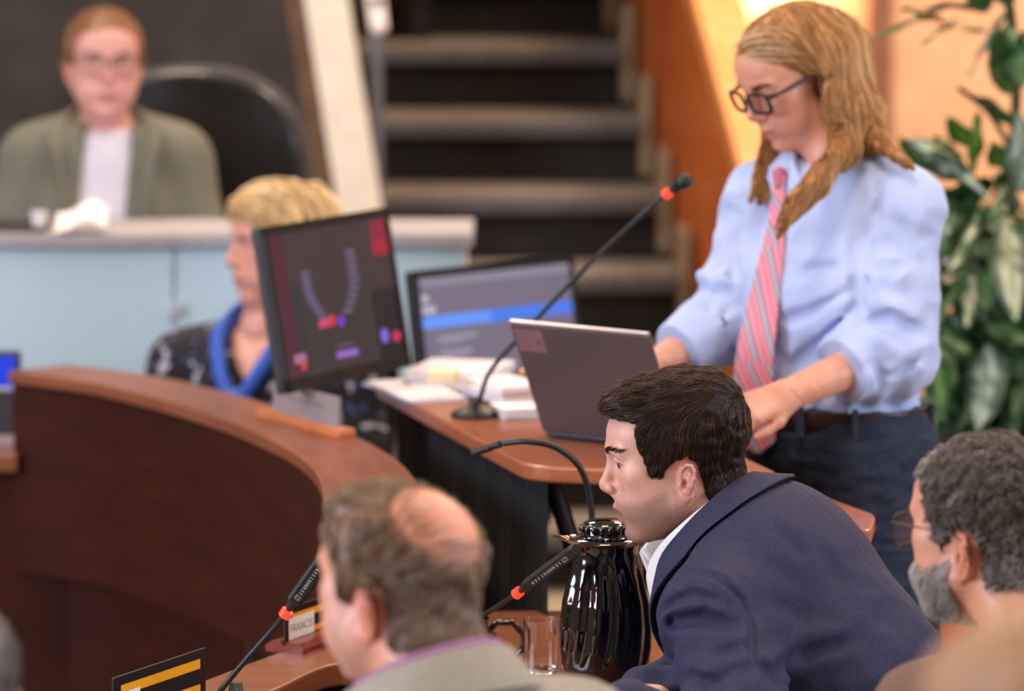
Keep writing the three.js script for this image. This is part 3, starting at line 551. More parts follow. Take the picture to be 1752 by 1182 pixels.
// ---------- monitors ----------
const monBody = std(0x141316, 0.4);
function monitor(label, PL, PR, h, tilt, deskY, tex, glow) {
  const c = PL.clone().lerp(PR, 0.5), w = PL.distanceTo(PR), yaw = Math.atan2(-(PR.z - PL.z), PR.x - PL.x), t = thing('monitor', label, 'monitor', V(c.x, deskY, c.z)); t.rotation.y = yaw;
  const y = c.y - deskY, piv = (g) => { g.rotateX(-tilt * D2R); g.translate(0, y, 0); return g; };
  part('housing', piv(box(w, h, 0.022, 0, 0, -0.012, 0.006)), monBody, t); part('bezel', piv(merge([box(w, 0.016, 0.006, 0, h / 2 - 0.008, 0.001), box(w, 0.024, 0.006, 0, -h / 2 + 0.012, 0.001), box(0.014, h, 0.006, -w / 2 + 0.007, 0, 0.001), box(0.014, h, 0.006, w / 2 - 0.007, 0, 0.001)])), M.black, t);
  const s = new THREE.PlaneGeometry(w - 0.026, h - 0.038); s.translate(0, 0.004, 0.0015); part('screen', piv(s), phy(0x1c1a1e, 0.25, { emissive: 0xffffff, emissiveMap: tex, emissiveIntensity: glow }), t);
  const ny = y - h * 0.1; part('neck', box(0.05, ny + 0.02, 0.02, 0, ny / 2, -0.06, 0.006), monBody, t); part('foot', box(0.2, 0.012, 0.16, 0, 0.006, -0.04, 0.005), monBody, t);
}
const screenA = canvasTex(512, 320, (g, w, h) => {
  g.fillStyle = '#3b3036'; g.fillRect(0, 0, w, h); g.fillStyle = '#4a1c33'; g.fillRect(0, 0, 62, h); g.fillStyle = '#2b2e33'; g.fillRect(62, 120, 42, 200); g.fillStyle = '#1b1a24'; g.fillRect(400, 160, 112, 160); g.fillStyle = '#8a2038'; g.fillRect(438, 6, 70, 80); g.fillStyle = '#a51d38'; g.fillRect(438, 52, 70, 32);
  g.fillStyle = '#6c5f80'; for (let i = 0; i < 9; i++) { g.fillRect(118 + Math.max(0, i - 3) ** 1.4 * 5, 92 + i * 13, 36, 9); g.fillRect(318 - Math.max(0, i - 4) ** 1.5 * 6, 62 + i * 16, 40, 10); }
  g.fillStyle = '#d84a70'; g.fillRect(160, 206, 44, 16); g.fillStyle = '#e8343c'; g.beginPath(); g.arc(218, 210, 13, 0, 7); g.fill(); g.fillStyle = '#7a3ce0'; g.beginPath(); g.arc(254, 216, 12, 0, 7); g.fill();
  g.fillStyle = '#9a6cc8'; g.fillRect(214, 282, 92, 15); g.fillStyle = '#5a4a68'; g.fillRect(222, 266, 70, 8); g.fillStyle = '#8a68d8'; g.beginPath(); g.arc(432, 268, 17, 0, 7); g.fill(); g.fillStyle = '#d8305c'; g.beginPath(); g.ellipse(484, 274, 18, 12, 0, 0, 7); g.fill(); g.fillStyle = '#b06a90'; g.fillRect(36, 268, 50, 22); g.fillStyle = '#e84434'; g.fillRect(60, 292, 22, 12);
});
const screenB = canvasTex(512, 320, (g, w, h) => {
  g.fillStyle = '#6a6172'; g.fillRect(0, 0, w, h); g.fillStyle = '#7d7786'; g.fillRect(0, 0, w, 24); g.fillStyle = '#3f6fd8'; g.fillRect(0, 100, w, 30); g.fillStyle = '#5a86e4'; g.fillRect(0, 100, 230, 30);
  g.fillStyle = '#aaa5b4'; g.fillRect(8, 44, 22, 20); g.fillRect(6, 74, 44, 18); g.fillStyle = '#8c8796'; for (let i = 0; i < 5; i++) { g.fillRect(48, 152 + i * 38, 130 - (i % 3) * 20, 10); g.fillRect(48, 166 + i * 38, 90, 5); } g.fillRect(14, 226, 20, 22);
});
monitor('black monitor showing a seating plan, tilted behind the curved rim', at(468, 545, 8.34), at(681, 478, 8.74), 0.3, 10, 0.73, screenA, 0.55);
monitor('black monitor with blue bar on screen behind the papers', at(716, 600, 9.1), at(990, 545, 9.42), 0.285, 8, 0.73, screenB, 0.75);
{ const t = thing('low_desk', 'low black desk under the second monitor', 'desk', V(-0.07, 0, -9.3)); part('desk_top', box(0.34, 0.03, 0.42, 0, 0.715, 0, 0.005), M.black, t); part('pedestal', box(0.26, 0.7, 0.3, -0.02, 0.35, 0), M.black, t); }

// ---------- lectern table ----------
const TH = 0.95, tA = onH(640, 652, TH), tB = onH(906, 797, TH), tC = onH(1335, 812, TH), tD = tA.clone().add(tC).sub(tB);
function plate(pts, y0, y1, r = 0.02, bevel = 0.004) {   // plan outline with rounded corners, extruded upwards
  const s = new THREE.Shape(), n = pts.length, q = pts.map((p) => new THREE.Vector2(p.x, -p.z));
  for (let i = 0; i < n; i++) { const a = q[(i + n - 1) % n], b = q[i], c = q[(i + 1) % n], e = b.clone().add(a.clone().sub(b).setLength(Math.min(r, a.distanceTo(b) / 2.1))), g = b.clone().add(c.clone().sub(b).setLength(Math.min(r, c.distanceTo(b) / 2.1))); if (i) s.lineTo(e.x, e.y); else s.moveTo(e.x, e.y); s.quadraticCurveTo(b.x, b.y, g.x, g.y); }
  s.closePath(); const g = new THREE.ExtrudeGeometry(s, { depth: y1 - y0 - 2 * bevel, bevelEnabled: true, bevelSize: bevel, bevelThickness: bevel, bevelSegments: 2, curveSegments: 6 }); g.rotateX(-Math.PI / 2); g.translate(0, y0 + bevel, 0); return g;
}
{
  const t = thing('lectern_table', 'tall red brown table with black skirt carrying laptop and papers', 'table', V(0.1, 0, -8));
  wpart('table_top', plate([tA, tB, tC, tD], TH - 0.026, TH, 0.05), M.tableTop, t);
  const along = tB.clone().sub(tA).normalize(), acr = tC.clone().sub(tB).normalize();
  const strip = (a, b, y0, y1, th) => { const d = b.clone().sub(a), g = box(d.length(), y1 - y0, th, 0, (y0 + y1) / 2, 0); g.rotateY(Math.atan2(-d.z, d.x)); const c = a.clone().lerp(b, 0.5); g.translate(c.x, 0, c.z); return g; };
  const inn = (p, u, v) => p.clone().addScaledVector(along, u).addScaledVector(acr, v);
  { const a = inn(tA, 0.06, 0.03), b = inn(tB, -0.02, 0.035), n = 70, pos = [], I = [], uv = []; for (let i = 0; i <= n; i++) { const p = a.clone().lerp(b, i / n), w = 0.005 * Math.sin(i * 0.55) + 0.002 * Math.sin(i * 1.7); for (const [y, k] of [[TH - 0.03, 0.3], [0.04, 1]]) { pos.push(p.x - along.z * -w * k, y, p.z - along.x * w * k); uv.push(i / n, y); } if (i) I.push(i * 2 - 2, i * 2 - 1, i * 2, i * 2 - 1, i * 2 + 1, i * 2); } const g = new THREE.BufferGeometry(); g.setAttribute('position', new THREE.Float32BufferAttribute(pos, 3)); g.setAttribute('uv', new THREE.Float32BufferAttribute(uv, 2)); g.setIndex(I); g.computeVertexNormals(); wpart('skirt', g, M.blackCloth, t); }
  for (const [u, q] of [[-0.09, 'B'], [0.12, 'A']]) { const p = q === 'B' ? tB : tA, a = inn(p, u, 0.06), b = inn(p, u, tB.distanceTo(tC) - 0.06); a.y = b.y = TH - 0.03; const a0 = a.clone().setY(0.02), b0 = b.clone().setY(0.02); for (const [s, e] of [[a, b0], [b, a0]]) wpart('leg', new THREE.TubeGeometry(new THREE.LineCurve3(s, e), 2, 0.016, 10), M.black, t); wpart('crossbar', tube([a0, b0], 0.014, 4), M.black, t); }
}
{ // wooden leaf of the next table, right of the man in the navy suit
  const h = 0.9, p1 = onH(1306, 812, h), p2 = onH(1494, 880, h), t = thing('side_table', 'corner of a red brown table in front of the standing woman\'s jeans', 'table', V(p2.x - 0.15, 0, p2.z + 0.02));
  wpart('table_top', plate([p1, p2, p2.clone().add(V(-0.02, 0, 0.16)), p1.clone().add(V(-0.2, 0, 0.2))], h - 0.024, h, 0.025), M.tableTop, t); const c = p1.clone().lerp(p2, 0.5).add(V(-0.02, 0, 0.03)); wpart('leg', cyl(0.02, 0.02, h - 0.03, c.x, (h - 0.03) / 2, c.z), M.black, t); wpart('foot', cyl(0.12, 0.13, 0.02, c.x, 0.01, c.z), M.black, t);
}
// laptop, lid open towards the standing woman
{
  const bl = onH(930, 748, TH), br = V(bl.x + 0.228, TH, bl.z + 0.185), c = bl.clone().lerp(br, 0.5), w = bl.distanceTo(br), t = thing('laptop', 'dark grey laptop seen from behind its raised lid', 'laptop', V(c.x, TH, c.z)); t.rotation.y = Math.atan2(-(br.z - bl.z), br.x - bl.x);
  const lid = new THREE.Group(); lid.name = 'lid'; lid.position.y = 0.012; lid.rotation.x = 25 * D2R; t.add(lid);
  part('shell', box(w, 0.216, 0.007, 0, 0.108, 0, 0.003), phy(0x5c5254, 0.42, { metalness: 0.2 }), lid); part('edge', box(w, 0.008, 0.0078, 0, 0.213, 0, 0.002), std(0x9a9498, 0.3, { metalness: 0.6 }), lid); part('display', box(w - 0.016, 0.19, 0.001, 0, 0.11, -0.004), std(0x10121a, 0.3, { emissive: 0x8fa4c8, emissiveIntensity: 0.25 }), lid);
  const stk = canvasTex(128, 96, (g, a, b) => { g.fillStyle = '#87646a'; g.fillRect(0, 0, a, b); g.fillStyle = '#6d4a52'; for (let i = 0; i < 5; i++) g.fillRect(10, 12 + i * 15, 60 - (i % 2) * 14, 4); g.beginPath(); g.arc(98, 56, 11, 0, 7); g.fill(); }); const sg = new THREE.PlaneGeometry(0.058, 0.043); sg.translate(-w / 2 + 0.036, 0.182, 0.0039); part('sticker', sg, std(0xffffff, 0.5, { map: stk }), lid, 'pinkish paper label on the lid corner');
  part('base', box(w, 0.014, 0.21, 0, 0.009, -0.108, 0.004), phy(0x37343a, 0.4, { metalness: 0.3 }), t); part('keyboard', box(w - 0.04, 0.002, 0.1, 0, 0.0165, -0.085), M.black, t);
}
// papers on the lectern table
function sheets(label, px, py, w, dep, hgt, turn, y0 = TH, colour = 0xf4f1f6, curl = 0) {
  const p = onH(px, py, y0), t = thing('paper_stack', label, 'papers', V(p.x, y0, p.z)); t.rotation.y = turn; const n = Math.max(1, Math.min(5, Math.round(hgt / 0.005)));
  for (let i = 0; i < n; i++) { const g = new RoundedBoxGeometry(w, hgt / n * 0.92, dep, 1, 0.0008); g.translate((rnd() - 0.5) * 0.012, hgt * (i + 0.5) / n, (rnd() - 0.5) * 0.012); g.rotateY((rnd() - 0.5) * 0.12); part('sheaf', g, std(i % 2 ? colour : 0xe6e3ee, 0.8), t); }
}
sheets('loose white papers at the far corner of the lectern table', 712, 672, 0.11, 0.28, 0.008, 0.35);
sheets('thick stack of white papers under the yellow note pad', 786, 656, 0.16, 0.2, 0.034, -0.2);
sheets('white papers in a dark folder beside the microphone foot', 868, 680, 0.1, 0.17, 0.03, 0.5, TH + 0.006, 0xe8dfdc);
{ const p = onH(866, 684, TH), t = thing('folder', 'thin black folder under papers on the lectern table', 'folder', V(p.x, TH, p.z)); t.rotation.y = 0.5; part('cover', box(0.12, 0.0055, 0.19, 0, 0.00275, 0, 0.001), M.black, t); }
sheets('small folded white papers next to the laptop lid', 884, 712, 0.075, 0.09, 0.02, 0.25);
{ const p = onH(758, 652, TH + 0.034), t = thing('note_pad', 'pale yellow sticky note pad on top of the papers', 'note pad', V(p.x, TH + 0.034, p.z)); t.rotation.y = -0.15; part('pad', box(0.052, 0.02, 0.052, 0, 0.01, 0, 0.002), std(0xf3e6b8, 0.75), t); }
{ const p = onH(894, 682, TH), t = thing('eyeglass_case', 'black case with brassy clasps behind the microphone stem', 'case', V(p.x + 0.03, TH, p.z - 0.1)); part('body', box(0.12, 0.035, 0.05, 0, 0.0175, 0, 0.012), M.black, t); for (const x of [-0.03, 0.01, 0.035]) { const g = new THREE.SphereGeometry(0.008, 12, 8); g.translate(x, 0.036, 0.018); part('clasp', g, std(0xd8a868, 0.25, { metalness: 0.8 }), t); } }

// ---------- gooseneck microphones ----------
const ringMat = std(0xc02a1c, 0.4, { emissive: 0xff3a22, emissiveIntensity: 0.9 }), stemMat = std(0x1a191b, 0.45), headMat = std(0x17171a, 0.5);
const micText = (flip) => canvasTex(512, 96, (g, w, h) => { g.fillStyle = '#17171a'; g.fillRect(0, 0, w, h); g.save(); if (flip) { g.translate(w, h); g.rotate(Math.PI); } g.strokeStyle = g.fillStyle = '#b9b4b0'; g.lineWidth = 5; g.strokeRect(18, 26, 54, 44); g.beginPath(); g.moveTo(24, 60); g.quadraticCurveTo(46, 62, 46, 48); g.quadraticCurveTo(46, 34, 68, 34); g.stroke(); g.font = 'bold 46px sans-serif'; g.textBaseline = 'middle'; const s = 'SENNHEISER'; for (let i = 0; i < s.length; i++) g.fillText(s[i], 96 + i * 38, h / 2 + 2); g.restore(); });
function microphone(label, foot, pts, headA, headB, { r = 0.0045, hr = 0.0105, text = null, footMat = stemMat, ring = true } = {}) {
  const t = thing('microphone', label, 'microphone', foot);
  const b = new THREE.LatheGeometry([[0, 0], [0.04, 0], [0.042, 0.006], [0.03, 0.014], [0.012, 0.02], [0.009, 0.035], [0, 0.036]].map((q) => new THREE.Vector2(...q)), 28); part('foot', b, footMat, t);
  wpart('stem', tube([foot.clone().add(V(0, 0.02, 0)), ...pts, headA], r, 60, 10), stemMat, t);
  const d = headB.clone().sub(headA), L = d.length(); d.normalize(); const side = V(0, 0, 1).addScaledVector(d, -d.z).normalize(), up = V(0, 0, 0).crossVectors(side, d).normalize(), B = new THREE.Matrix4().makeBasis(d, up, side);
  const fin = (g, name, m) => { g.applyMatrix4(B); g.translate(headA.x, headA.y, headA.z); return wpart(name, g, m, t); };
  const rg = cyl(r * 2.1, r * 2.1, 0.011, 0, 0, 0, 20); rg.rotateZ(-Math.PI / 2); if (ring) fin(rg, 'indicator_light', ringMat);
  const nk = cyl(hr * 0.85, r * 1.1, 0.016, 0, 0, 0, 20); nk.rotateZ(-Math.PI / 2); nk.translate(0.015, 0, 0); fin(nk, 'collar', headMat);
  const hd = text === null ? new THREE.CapsuleGeometry(hr, L - 0.022 - hr * 2, 8, 20) : new RoundedBoxGeometry(hr * 2, L - 0.022, hr * 2, 3, hr * 0.45); hd.rotateZ(-Math.PI / 2); hd.translate(0.022 + (L - 0.022) / 2, 0, 0); fin(hd, 'capsule', headMat);
  if (text !== null) { const pg = new THREE.PlaneGeometry((L - 0.022) * 0.8, hr * 1.3); pg.translate(0.022 + (L - 0.022) / 2, 0, hr + 0.0003); fin(pg, 'lettering', std(0xffffff, 0.5, { map: micText(text) })); }
}
{ const f = onH(812, 713, TH); microphone('tall gooseneck microphone with red ring on the lectern table', f, [at(822, 680, 8.1), at(836, 640, 8.08), at(905, 560, 8.03), at(1010, 450, 7.98), at(1090, 375, 7.95)], at(1141, 331, 7.93), at(1182, 303, 7.91), { r: 0.0042, hr: 0.013 }); }

// ---------- near desk and what stands on it ----------
const DH = 0.7;
{
  const far = [[20, 1290], [190, 1222], [350, 1165], [450, 1127], [570, 1086], [700, 1058], [850, 1046], [1020, 1046], [1220, 1060], [1400, 1090]], near = [[1400, 1250], [1250, 1235], [1000, 1222], [800, 1188], [690, 1150], [585, 1133], [461, 1181], [330, 1232], [150, 1310]];
  const t = thing('council_desk', 'reddish brown desk top under the name plates, microphones and carafe', 'desk', V(0, 0, -6.8)), p = [...far, ...near].map((q) => onH(q[0], q[1], DH));
  const sm = (list) => new THREE.CatmullRomCurve3(list.map((q) => onH(q[0], q[1], DH)), false, 'centripetal').getPoints(40);
  wpart('desk_top', plate([...sm(far), ...sm(near)], DH - 0.036, DH, 0.01, 0.004), M.deskTop, t);
  const fl = sm(far); for (let i = 8; i < 40; i++) { const a = fl[i], b = fl[i + 1] ?? fl[i], d = b.clone().sub(a); if (d.length() < 0.001) continue; const g = box(d.length() + 0.004, DH - 0.04, 0.02, 0, (DH - 0.04) / 2, 0); g.rotateY(Math.atan2(-d.z, d.x)); const c = a.clone().lerp(b, 0.5); g.translate(c.x, 0, c.z + 0.06); wpart('panel', g, M.deskWood, t); }
}
const plateTex = (label) => canvasTex(1024, 256, (g, w, h) => { g.fillStyle = '#161616'; g.fillRect(0, 0, w, h); g.fillStyle = '#f2a91e'; g.fillRect(70, 44, w - 130, 52); g.fillRect(70, 178, w - 130, 44); g.fillStyle = '#f4f0ea'; if (label) { g.fillRect(30, 70, 330, 160); g.fillStyle = '#242424'; g.font = '78px sans-serif'; g.textBaseline = 'middle'; g.textAlign = 'center'; g.fillText(label, 195, 152, 300); } else { g.fillRect(30, 84, 250, 130); } });
function namePlate(label, a, b, text, hgt) {
  const c = a.clone().lerp(b, 0.5), L = a.distanceTo(b), t = thing('name_plate', label, 'name plate', V(c.x, DH, c.z)); t.rotation.y = Math.atan2(-(b.z - a.z), b.x - a.x);
  const sh = new THREE.Shape([[-0.032, 0], [0.032, 0], [0.034, 0.008], [0.026, 0.016], [0.006, 0.018], [0.002, 0.011], [-0.002, 0.011], [-0.006, 0.018], [-0.026, 0.016], [-0.034, 0.008]].map((q) => new THREE.Vector2(...q))), g = new THREE.ExtrudeGeometry(sh, { depth: L, bevelEnabled: false }); g.translate(0, 0, -L / 2); g.rotateY(Math.PI / 2); part('holder', g, woodMat([110, 44, 30], [142, 66, 46], 0.25, 1), t);
  part('plate', box(L * 0.98, hgt, 0.004, 0, 0.011 + hgt / 2, 0, 0.001), M.plastic, t); const f = new THREE.PlaneGeometry(L * 0.97, hgt * 0.96); f.translate(0, 0.011 + hgt / 2, 0.0024); part('print', f, std(0xffffff, 0.35, { map: plateTex(text) }), t);
}
namePlate('black and yellow name plate with white surname tag beside the balding man', onH(486, 1117, DH), onH(622, 1068, DH), 'FRANCIS', 0.058);
namePlate('black and yellow name plate cut off by the bottom edge', onH(192, 1262, DH), onH(352, 1205, DH), '', 0.075);
{ const f = onH(404, 1208, DH); microphone('gooseneck microphone with red ring by the balding man\'s face', f, [at(372, 1190, 6.76), at(418, 1132, 6.74), at(462, 1082, 6.72)], at(489, 1049, 6.7), at(556, 955, 6.66), { r: 0.0042, hr: 0.0115, text: false }); }
{ const f = onH(806, 1092, DH); microphone('gooseneck microphone with red ring pointing at the black carafe', f, [at(808, 1072, 7.3), at(822, 1056, 7.2), at(850, 1038, 7.08)], at(886, 1014, 7.0), at(986, 940, 6.9), { r: 0.004, hr: 0.0098, text: true }); }
{ const f = onH(1012, 1092, DH); microphone('black gooseneck microphone arching over the table corner behind the carafe', f, [at(1014, 960, 7.36), at(1010, 860, 7.34), at(992, 800, 7.32), at(950, 765, 7.3), at(900, 755, 7.3)], at(862, 758, 7.32), at(806, 776, 7.36), { r: 0.0052, hr: 0.006, ring: false }); }
// black thermal carafe with swirled flutes
{
  const c = onH(1036, 1166, DH), t = thing('carafe', 'glossy black carafe with swirled flutes and flared lid', 'carafe', V(c.x, DH, c.z));
  const prof = [[0, 0.05], [0.008, 0.058], [0.03, 0.068], [0.055, 0.0715], [0.085, 0.071], [0.12, 0.067], [0.15, 0.06], [0.18, 0.053], [0.2, 0.05], [0.215, 0.053]], R = (y) => { let i = 0; while (i < prof.length - 2 && y > prof[i + 1][0]) i++; const [a, ra] = prof[i], [b, rb] = prof[i + 1], k = sstep(0, 1, clamp((y - a) / (b - a), 0, 1)); return lerp(ra, rb, lerp((y - a) / (b - a), k, 0.5)); };
  const n = 168, m = 60, pos = [], I = [], uv = []; for (let j = 0; j <= m; j++) { const y = 0.215 * j / m; for (let i = 0; i <= n; i++) { const a = i / n * 2 * Math.PI, k = sstep(0.015, 0.06, y) * sstep(0.2, 0.15, y), r = R(y) * (1 - 0.085 * k * (0.5 - 0.5 * Math.cos(12 * (a + 5.5 * y - 22 * y * y))) ** 1.3); pos.push(Math.cos(a) * r, y, Math.sin(a) * r); uv.push(i / n, j / m); } } for (let j = 0; j < m; j++) for (let i = 0; i < n; i++) { const a = j * (n + 1) + i; I.push(a, a + n + 1, a + 1, a + 1, a + n + 1, a + n + 2); }
  const g = new THREE.BufferGeometry(); g.setAttribute('position', new THREE.Float32BufferAttribute(pos, 3)); g.setAttribute('uv', new THREE.Float32BufferAttribute(uv, 2)); g.setIndex(I); g.computeVertexNormals(); part('body', g, M.blackGloss, t); part('base', cyl(0.05, 0.05, 0.004, 0, 0.002, 0, 40), M.blackGloss, t);
  // wavy rim with a spout to the left
  const rim = []; for (let j = 0; j <= 6; j++) for (let i = 0; i <= 96; i++) { const a = i / 96 * 2 * Math.PI, sp = Math.exp(-(((Math.atan2(Math.sin(a - Math.PI), Math.cos(a - Math.PI))) / 0.45) ** 2)), k = j / 6; rim.push([Math.cos(a), Math.sin(a), k, sp]); }
  const rp = [], ri = []; for (const [ca, sa, k, sp] of rim) { const r = lerp(0.05, 0.064 + 0.022 * sp, k); rp.push(ca * r, 0.208 + 0.012 * k ** 0.6 + 0.004 * sp * k + 0.0025 * k * Math.sin(3 * Math.atan2(sa, ca)), sa * r); } for (let j = 0; j < 6; j++) for (let i = 0; i < 96; i++) { const a = j * 97 + i; ri.push(a, a + 97, a + 1, a + 1, a + 97, a + 98); } const rg = new THREE.BufferGeometry(); rg.setAttribute('position', new THREE.Float32BufferAttribute(rp, 3)); rg.setAttribute('uv', new THREE.Float32BufferAttribute(new Float32Array(rp.length / 3 * 2), 2)); rg.setIndex(ri); rg.computeVertexNormals(); part('rim', rg, M.blackGloss, t);
  const lidp = [[0, 0.25], [0.02, 0.249], [0.033, 0.245], [0.037, 0.237], [0.034, 0.226], [0.044, 0.222], [0.056, 0.219], [0.056, 0.213], [0, 0.213]]; part('lid', new THREE.LatheGeometry(lidp.map((q) => new THREE.Vector2(...q)).reverse(), 48), M.blackGloss, t);
  for (let i = 0; i < 18; i++) { const a = i / 18 * 6.283, s = new THREE.SphereGeometry(0.0046, 10, 8); s.scale(1, 1.5, 1); s.translate(Math.cos(a) * 0.0365, 0.236, Math.sin(a) * 0.0365); part('lid_bead', s, M.blackGloss, t); }
  part('handle', tube([V(0.03, 0.2, -0.04), V(0.045, 0.195, -0.09), V(0.05, 0.15, -0.105), V(0.045, 0.08, -0.09), V(0.035, 0.06, -0.055)], 0.009, 40, 12), M.blackGloss, t);
}
{ const c = onH(926, 1153, DH), t = thing('drinking_glass', 'clear straight drinking glass left of the carafe', 'glass', V(c.x, DH, c.z)); const o = [[0, 0], [0.0245, 0], [0.0262, 0.004], [0.0275, 0.084], [0.0268, 0.0848], [0.0258, 0.084], [0.0245, 0.012], [0.02, 0.009], [0, 0.009]]; part('tumbler', new THREE.LatheGeometry(o.map((q) => new THREE.Vector2(...q)), 48), phy(0xffffff, 0.02, { transmission: 1, thickness: 0.02, ior: 1.5 }), t); }
{ const c = onH(800, 1128, DH), t = thing('mug', 'black glossy mug with angular handle beside the tweed shoulder', 'mug', V(c.x, DH, c.z)); const o = [[0, 0], [0.026, 0], [0.03, 0.006], [0.033, 0.06], [0.034, 0.066], [0.031, 0.066], [0.028, 0.01], [0, 0.008]]; part('cup', new THREE.LatheGeometry(o.map((q) => new THREE.Vector2(...q)), 40), M.blackGloss, t); const h = new THREE.TorusGeometry(0.031, 0.0052, 12, 8); h.rotateZ(Math.PI / 8); h.rotateY(-0.15); h.translate(0.058, 0.03, 0.004); part('handle', h, M.blackGloss, t); const li = cyl(0.012, 0.02, 0.018, 0.004, 0.076, 0, 20); part('lid', li, M.blackGloss, t); }

// ---------- plants ----------
const leafMat = phy(0xffffff, 0.4, { vertexColors: true, clearcoat: 0.25, clearcoatRoughness: 0.4 });
function leaf(par, a, b, w, droop, kind, roll = 0) {
  const n = 12, m = 6, pos = [], C = [], I = [], uv = [], d = b.clone().sub(a), L = d.length(), t = d.clone().normalize(); let s = V(0, 0, 0).crossVectors(t, V(0, 1, 0)); if (s.length() < 0.2) s = V(1, 0, 0.2); s.normalize(); s.applyAxisAngle(t, roll); const nn = V(0, 0, 0).crossVectors(s, t).normalize();
  const [c0, c1, cen] = { cream: [0x2c4a24, 0x86986a, 0xd0cfae], silver: [0x24402a, 0x6f8a74, 0xaebfae], dark: [0x24461f, 0x356330, 0x417238], bright: [0x2e5a18, 0x4f8426, 0x6b9a34], red: [0x5a2018, 0x8a4030, 0x6a4a26] }[kind].map(lin), ph = rnd() * 9;
  for (let i = 0; i <= n; i++) { const u = i / n, wd = w * Math.sin(Math.PI * clamp(u * 0.96 + 0.02, 0, 1)) ** 0.8 * (1.15 - 0.5 * u), c = a.clone().addScaledVector(d, u); c.y += droop * 4 * u * (1 - u) * L; for (let j = 0; j <= m; j++) { const v = j / m * 2 - 1, q = c.clone().addScaledVector(s, v * wd).addScaledVector(nn, -Math.abs(v) * wd * 0.28 + 0.004 * Math.sin(u * 14 + ph) * v); pos.push(q.x, q.y, q.z); uv.push(v, u); const k = clamp(1 - Math.abs(v) * 1.25 + 0.35 * noise(u * 4 + ph, v * 5, ph), 0, 1); C.push(...(Math.abs(v) < 0.05 ? c1 : mix3(c0, k > 0.5 ? cen : c1, sstep(0.1, 0.8, k)))); } }
  for (let i = 0; i < n; i++) for (let j = 0; j < m; j++) { const q = i * (m + 1) + j; I.push(q, q + m + 1, q + 1, q + 1, q + m + 1, q + m + 2); }
  const g = new THREE.BufferGeometry(); g.setAttribute('position', new THREE.Float32BufferAttribute(pos, 3)); g.setAttribute('uv', new THREE.Float32BufferAttribute(uv, 2)); g.setAttribute('color', new THREE.Float32BufferAttribute(C, 3)); g.setIndex(I); g.computeVertexNormals(); return wpart('leaf', g, leafMat, par);
}
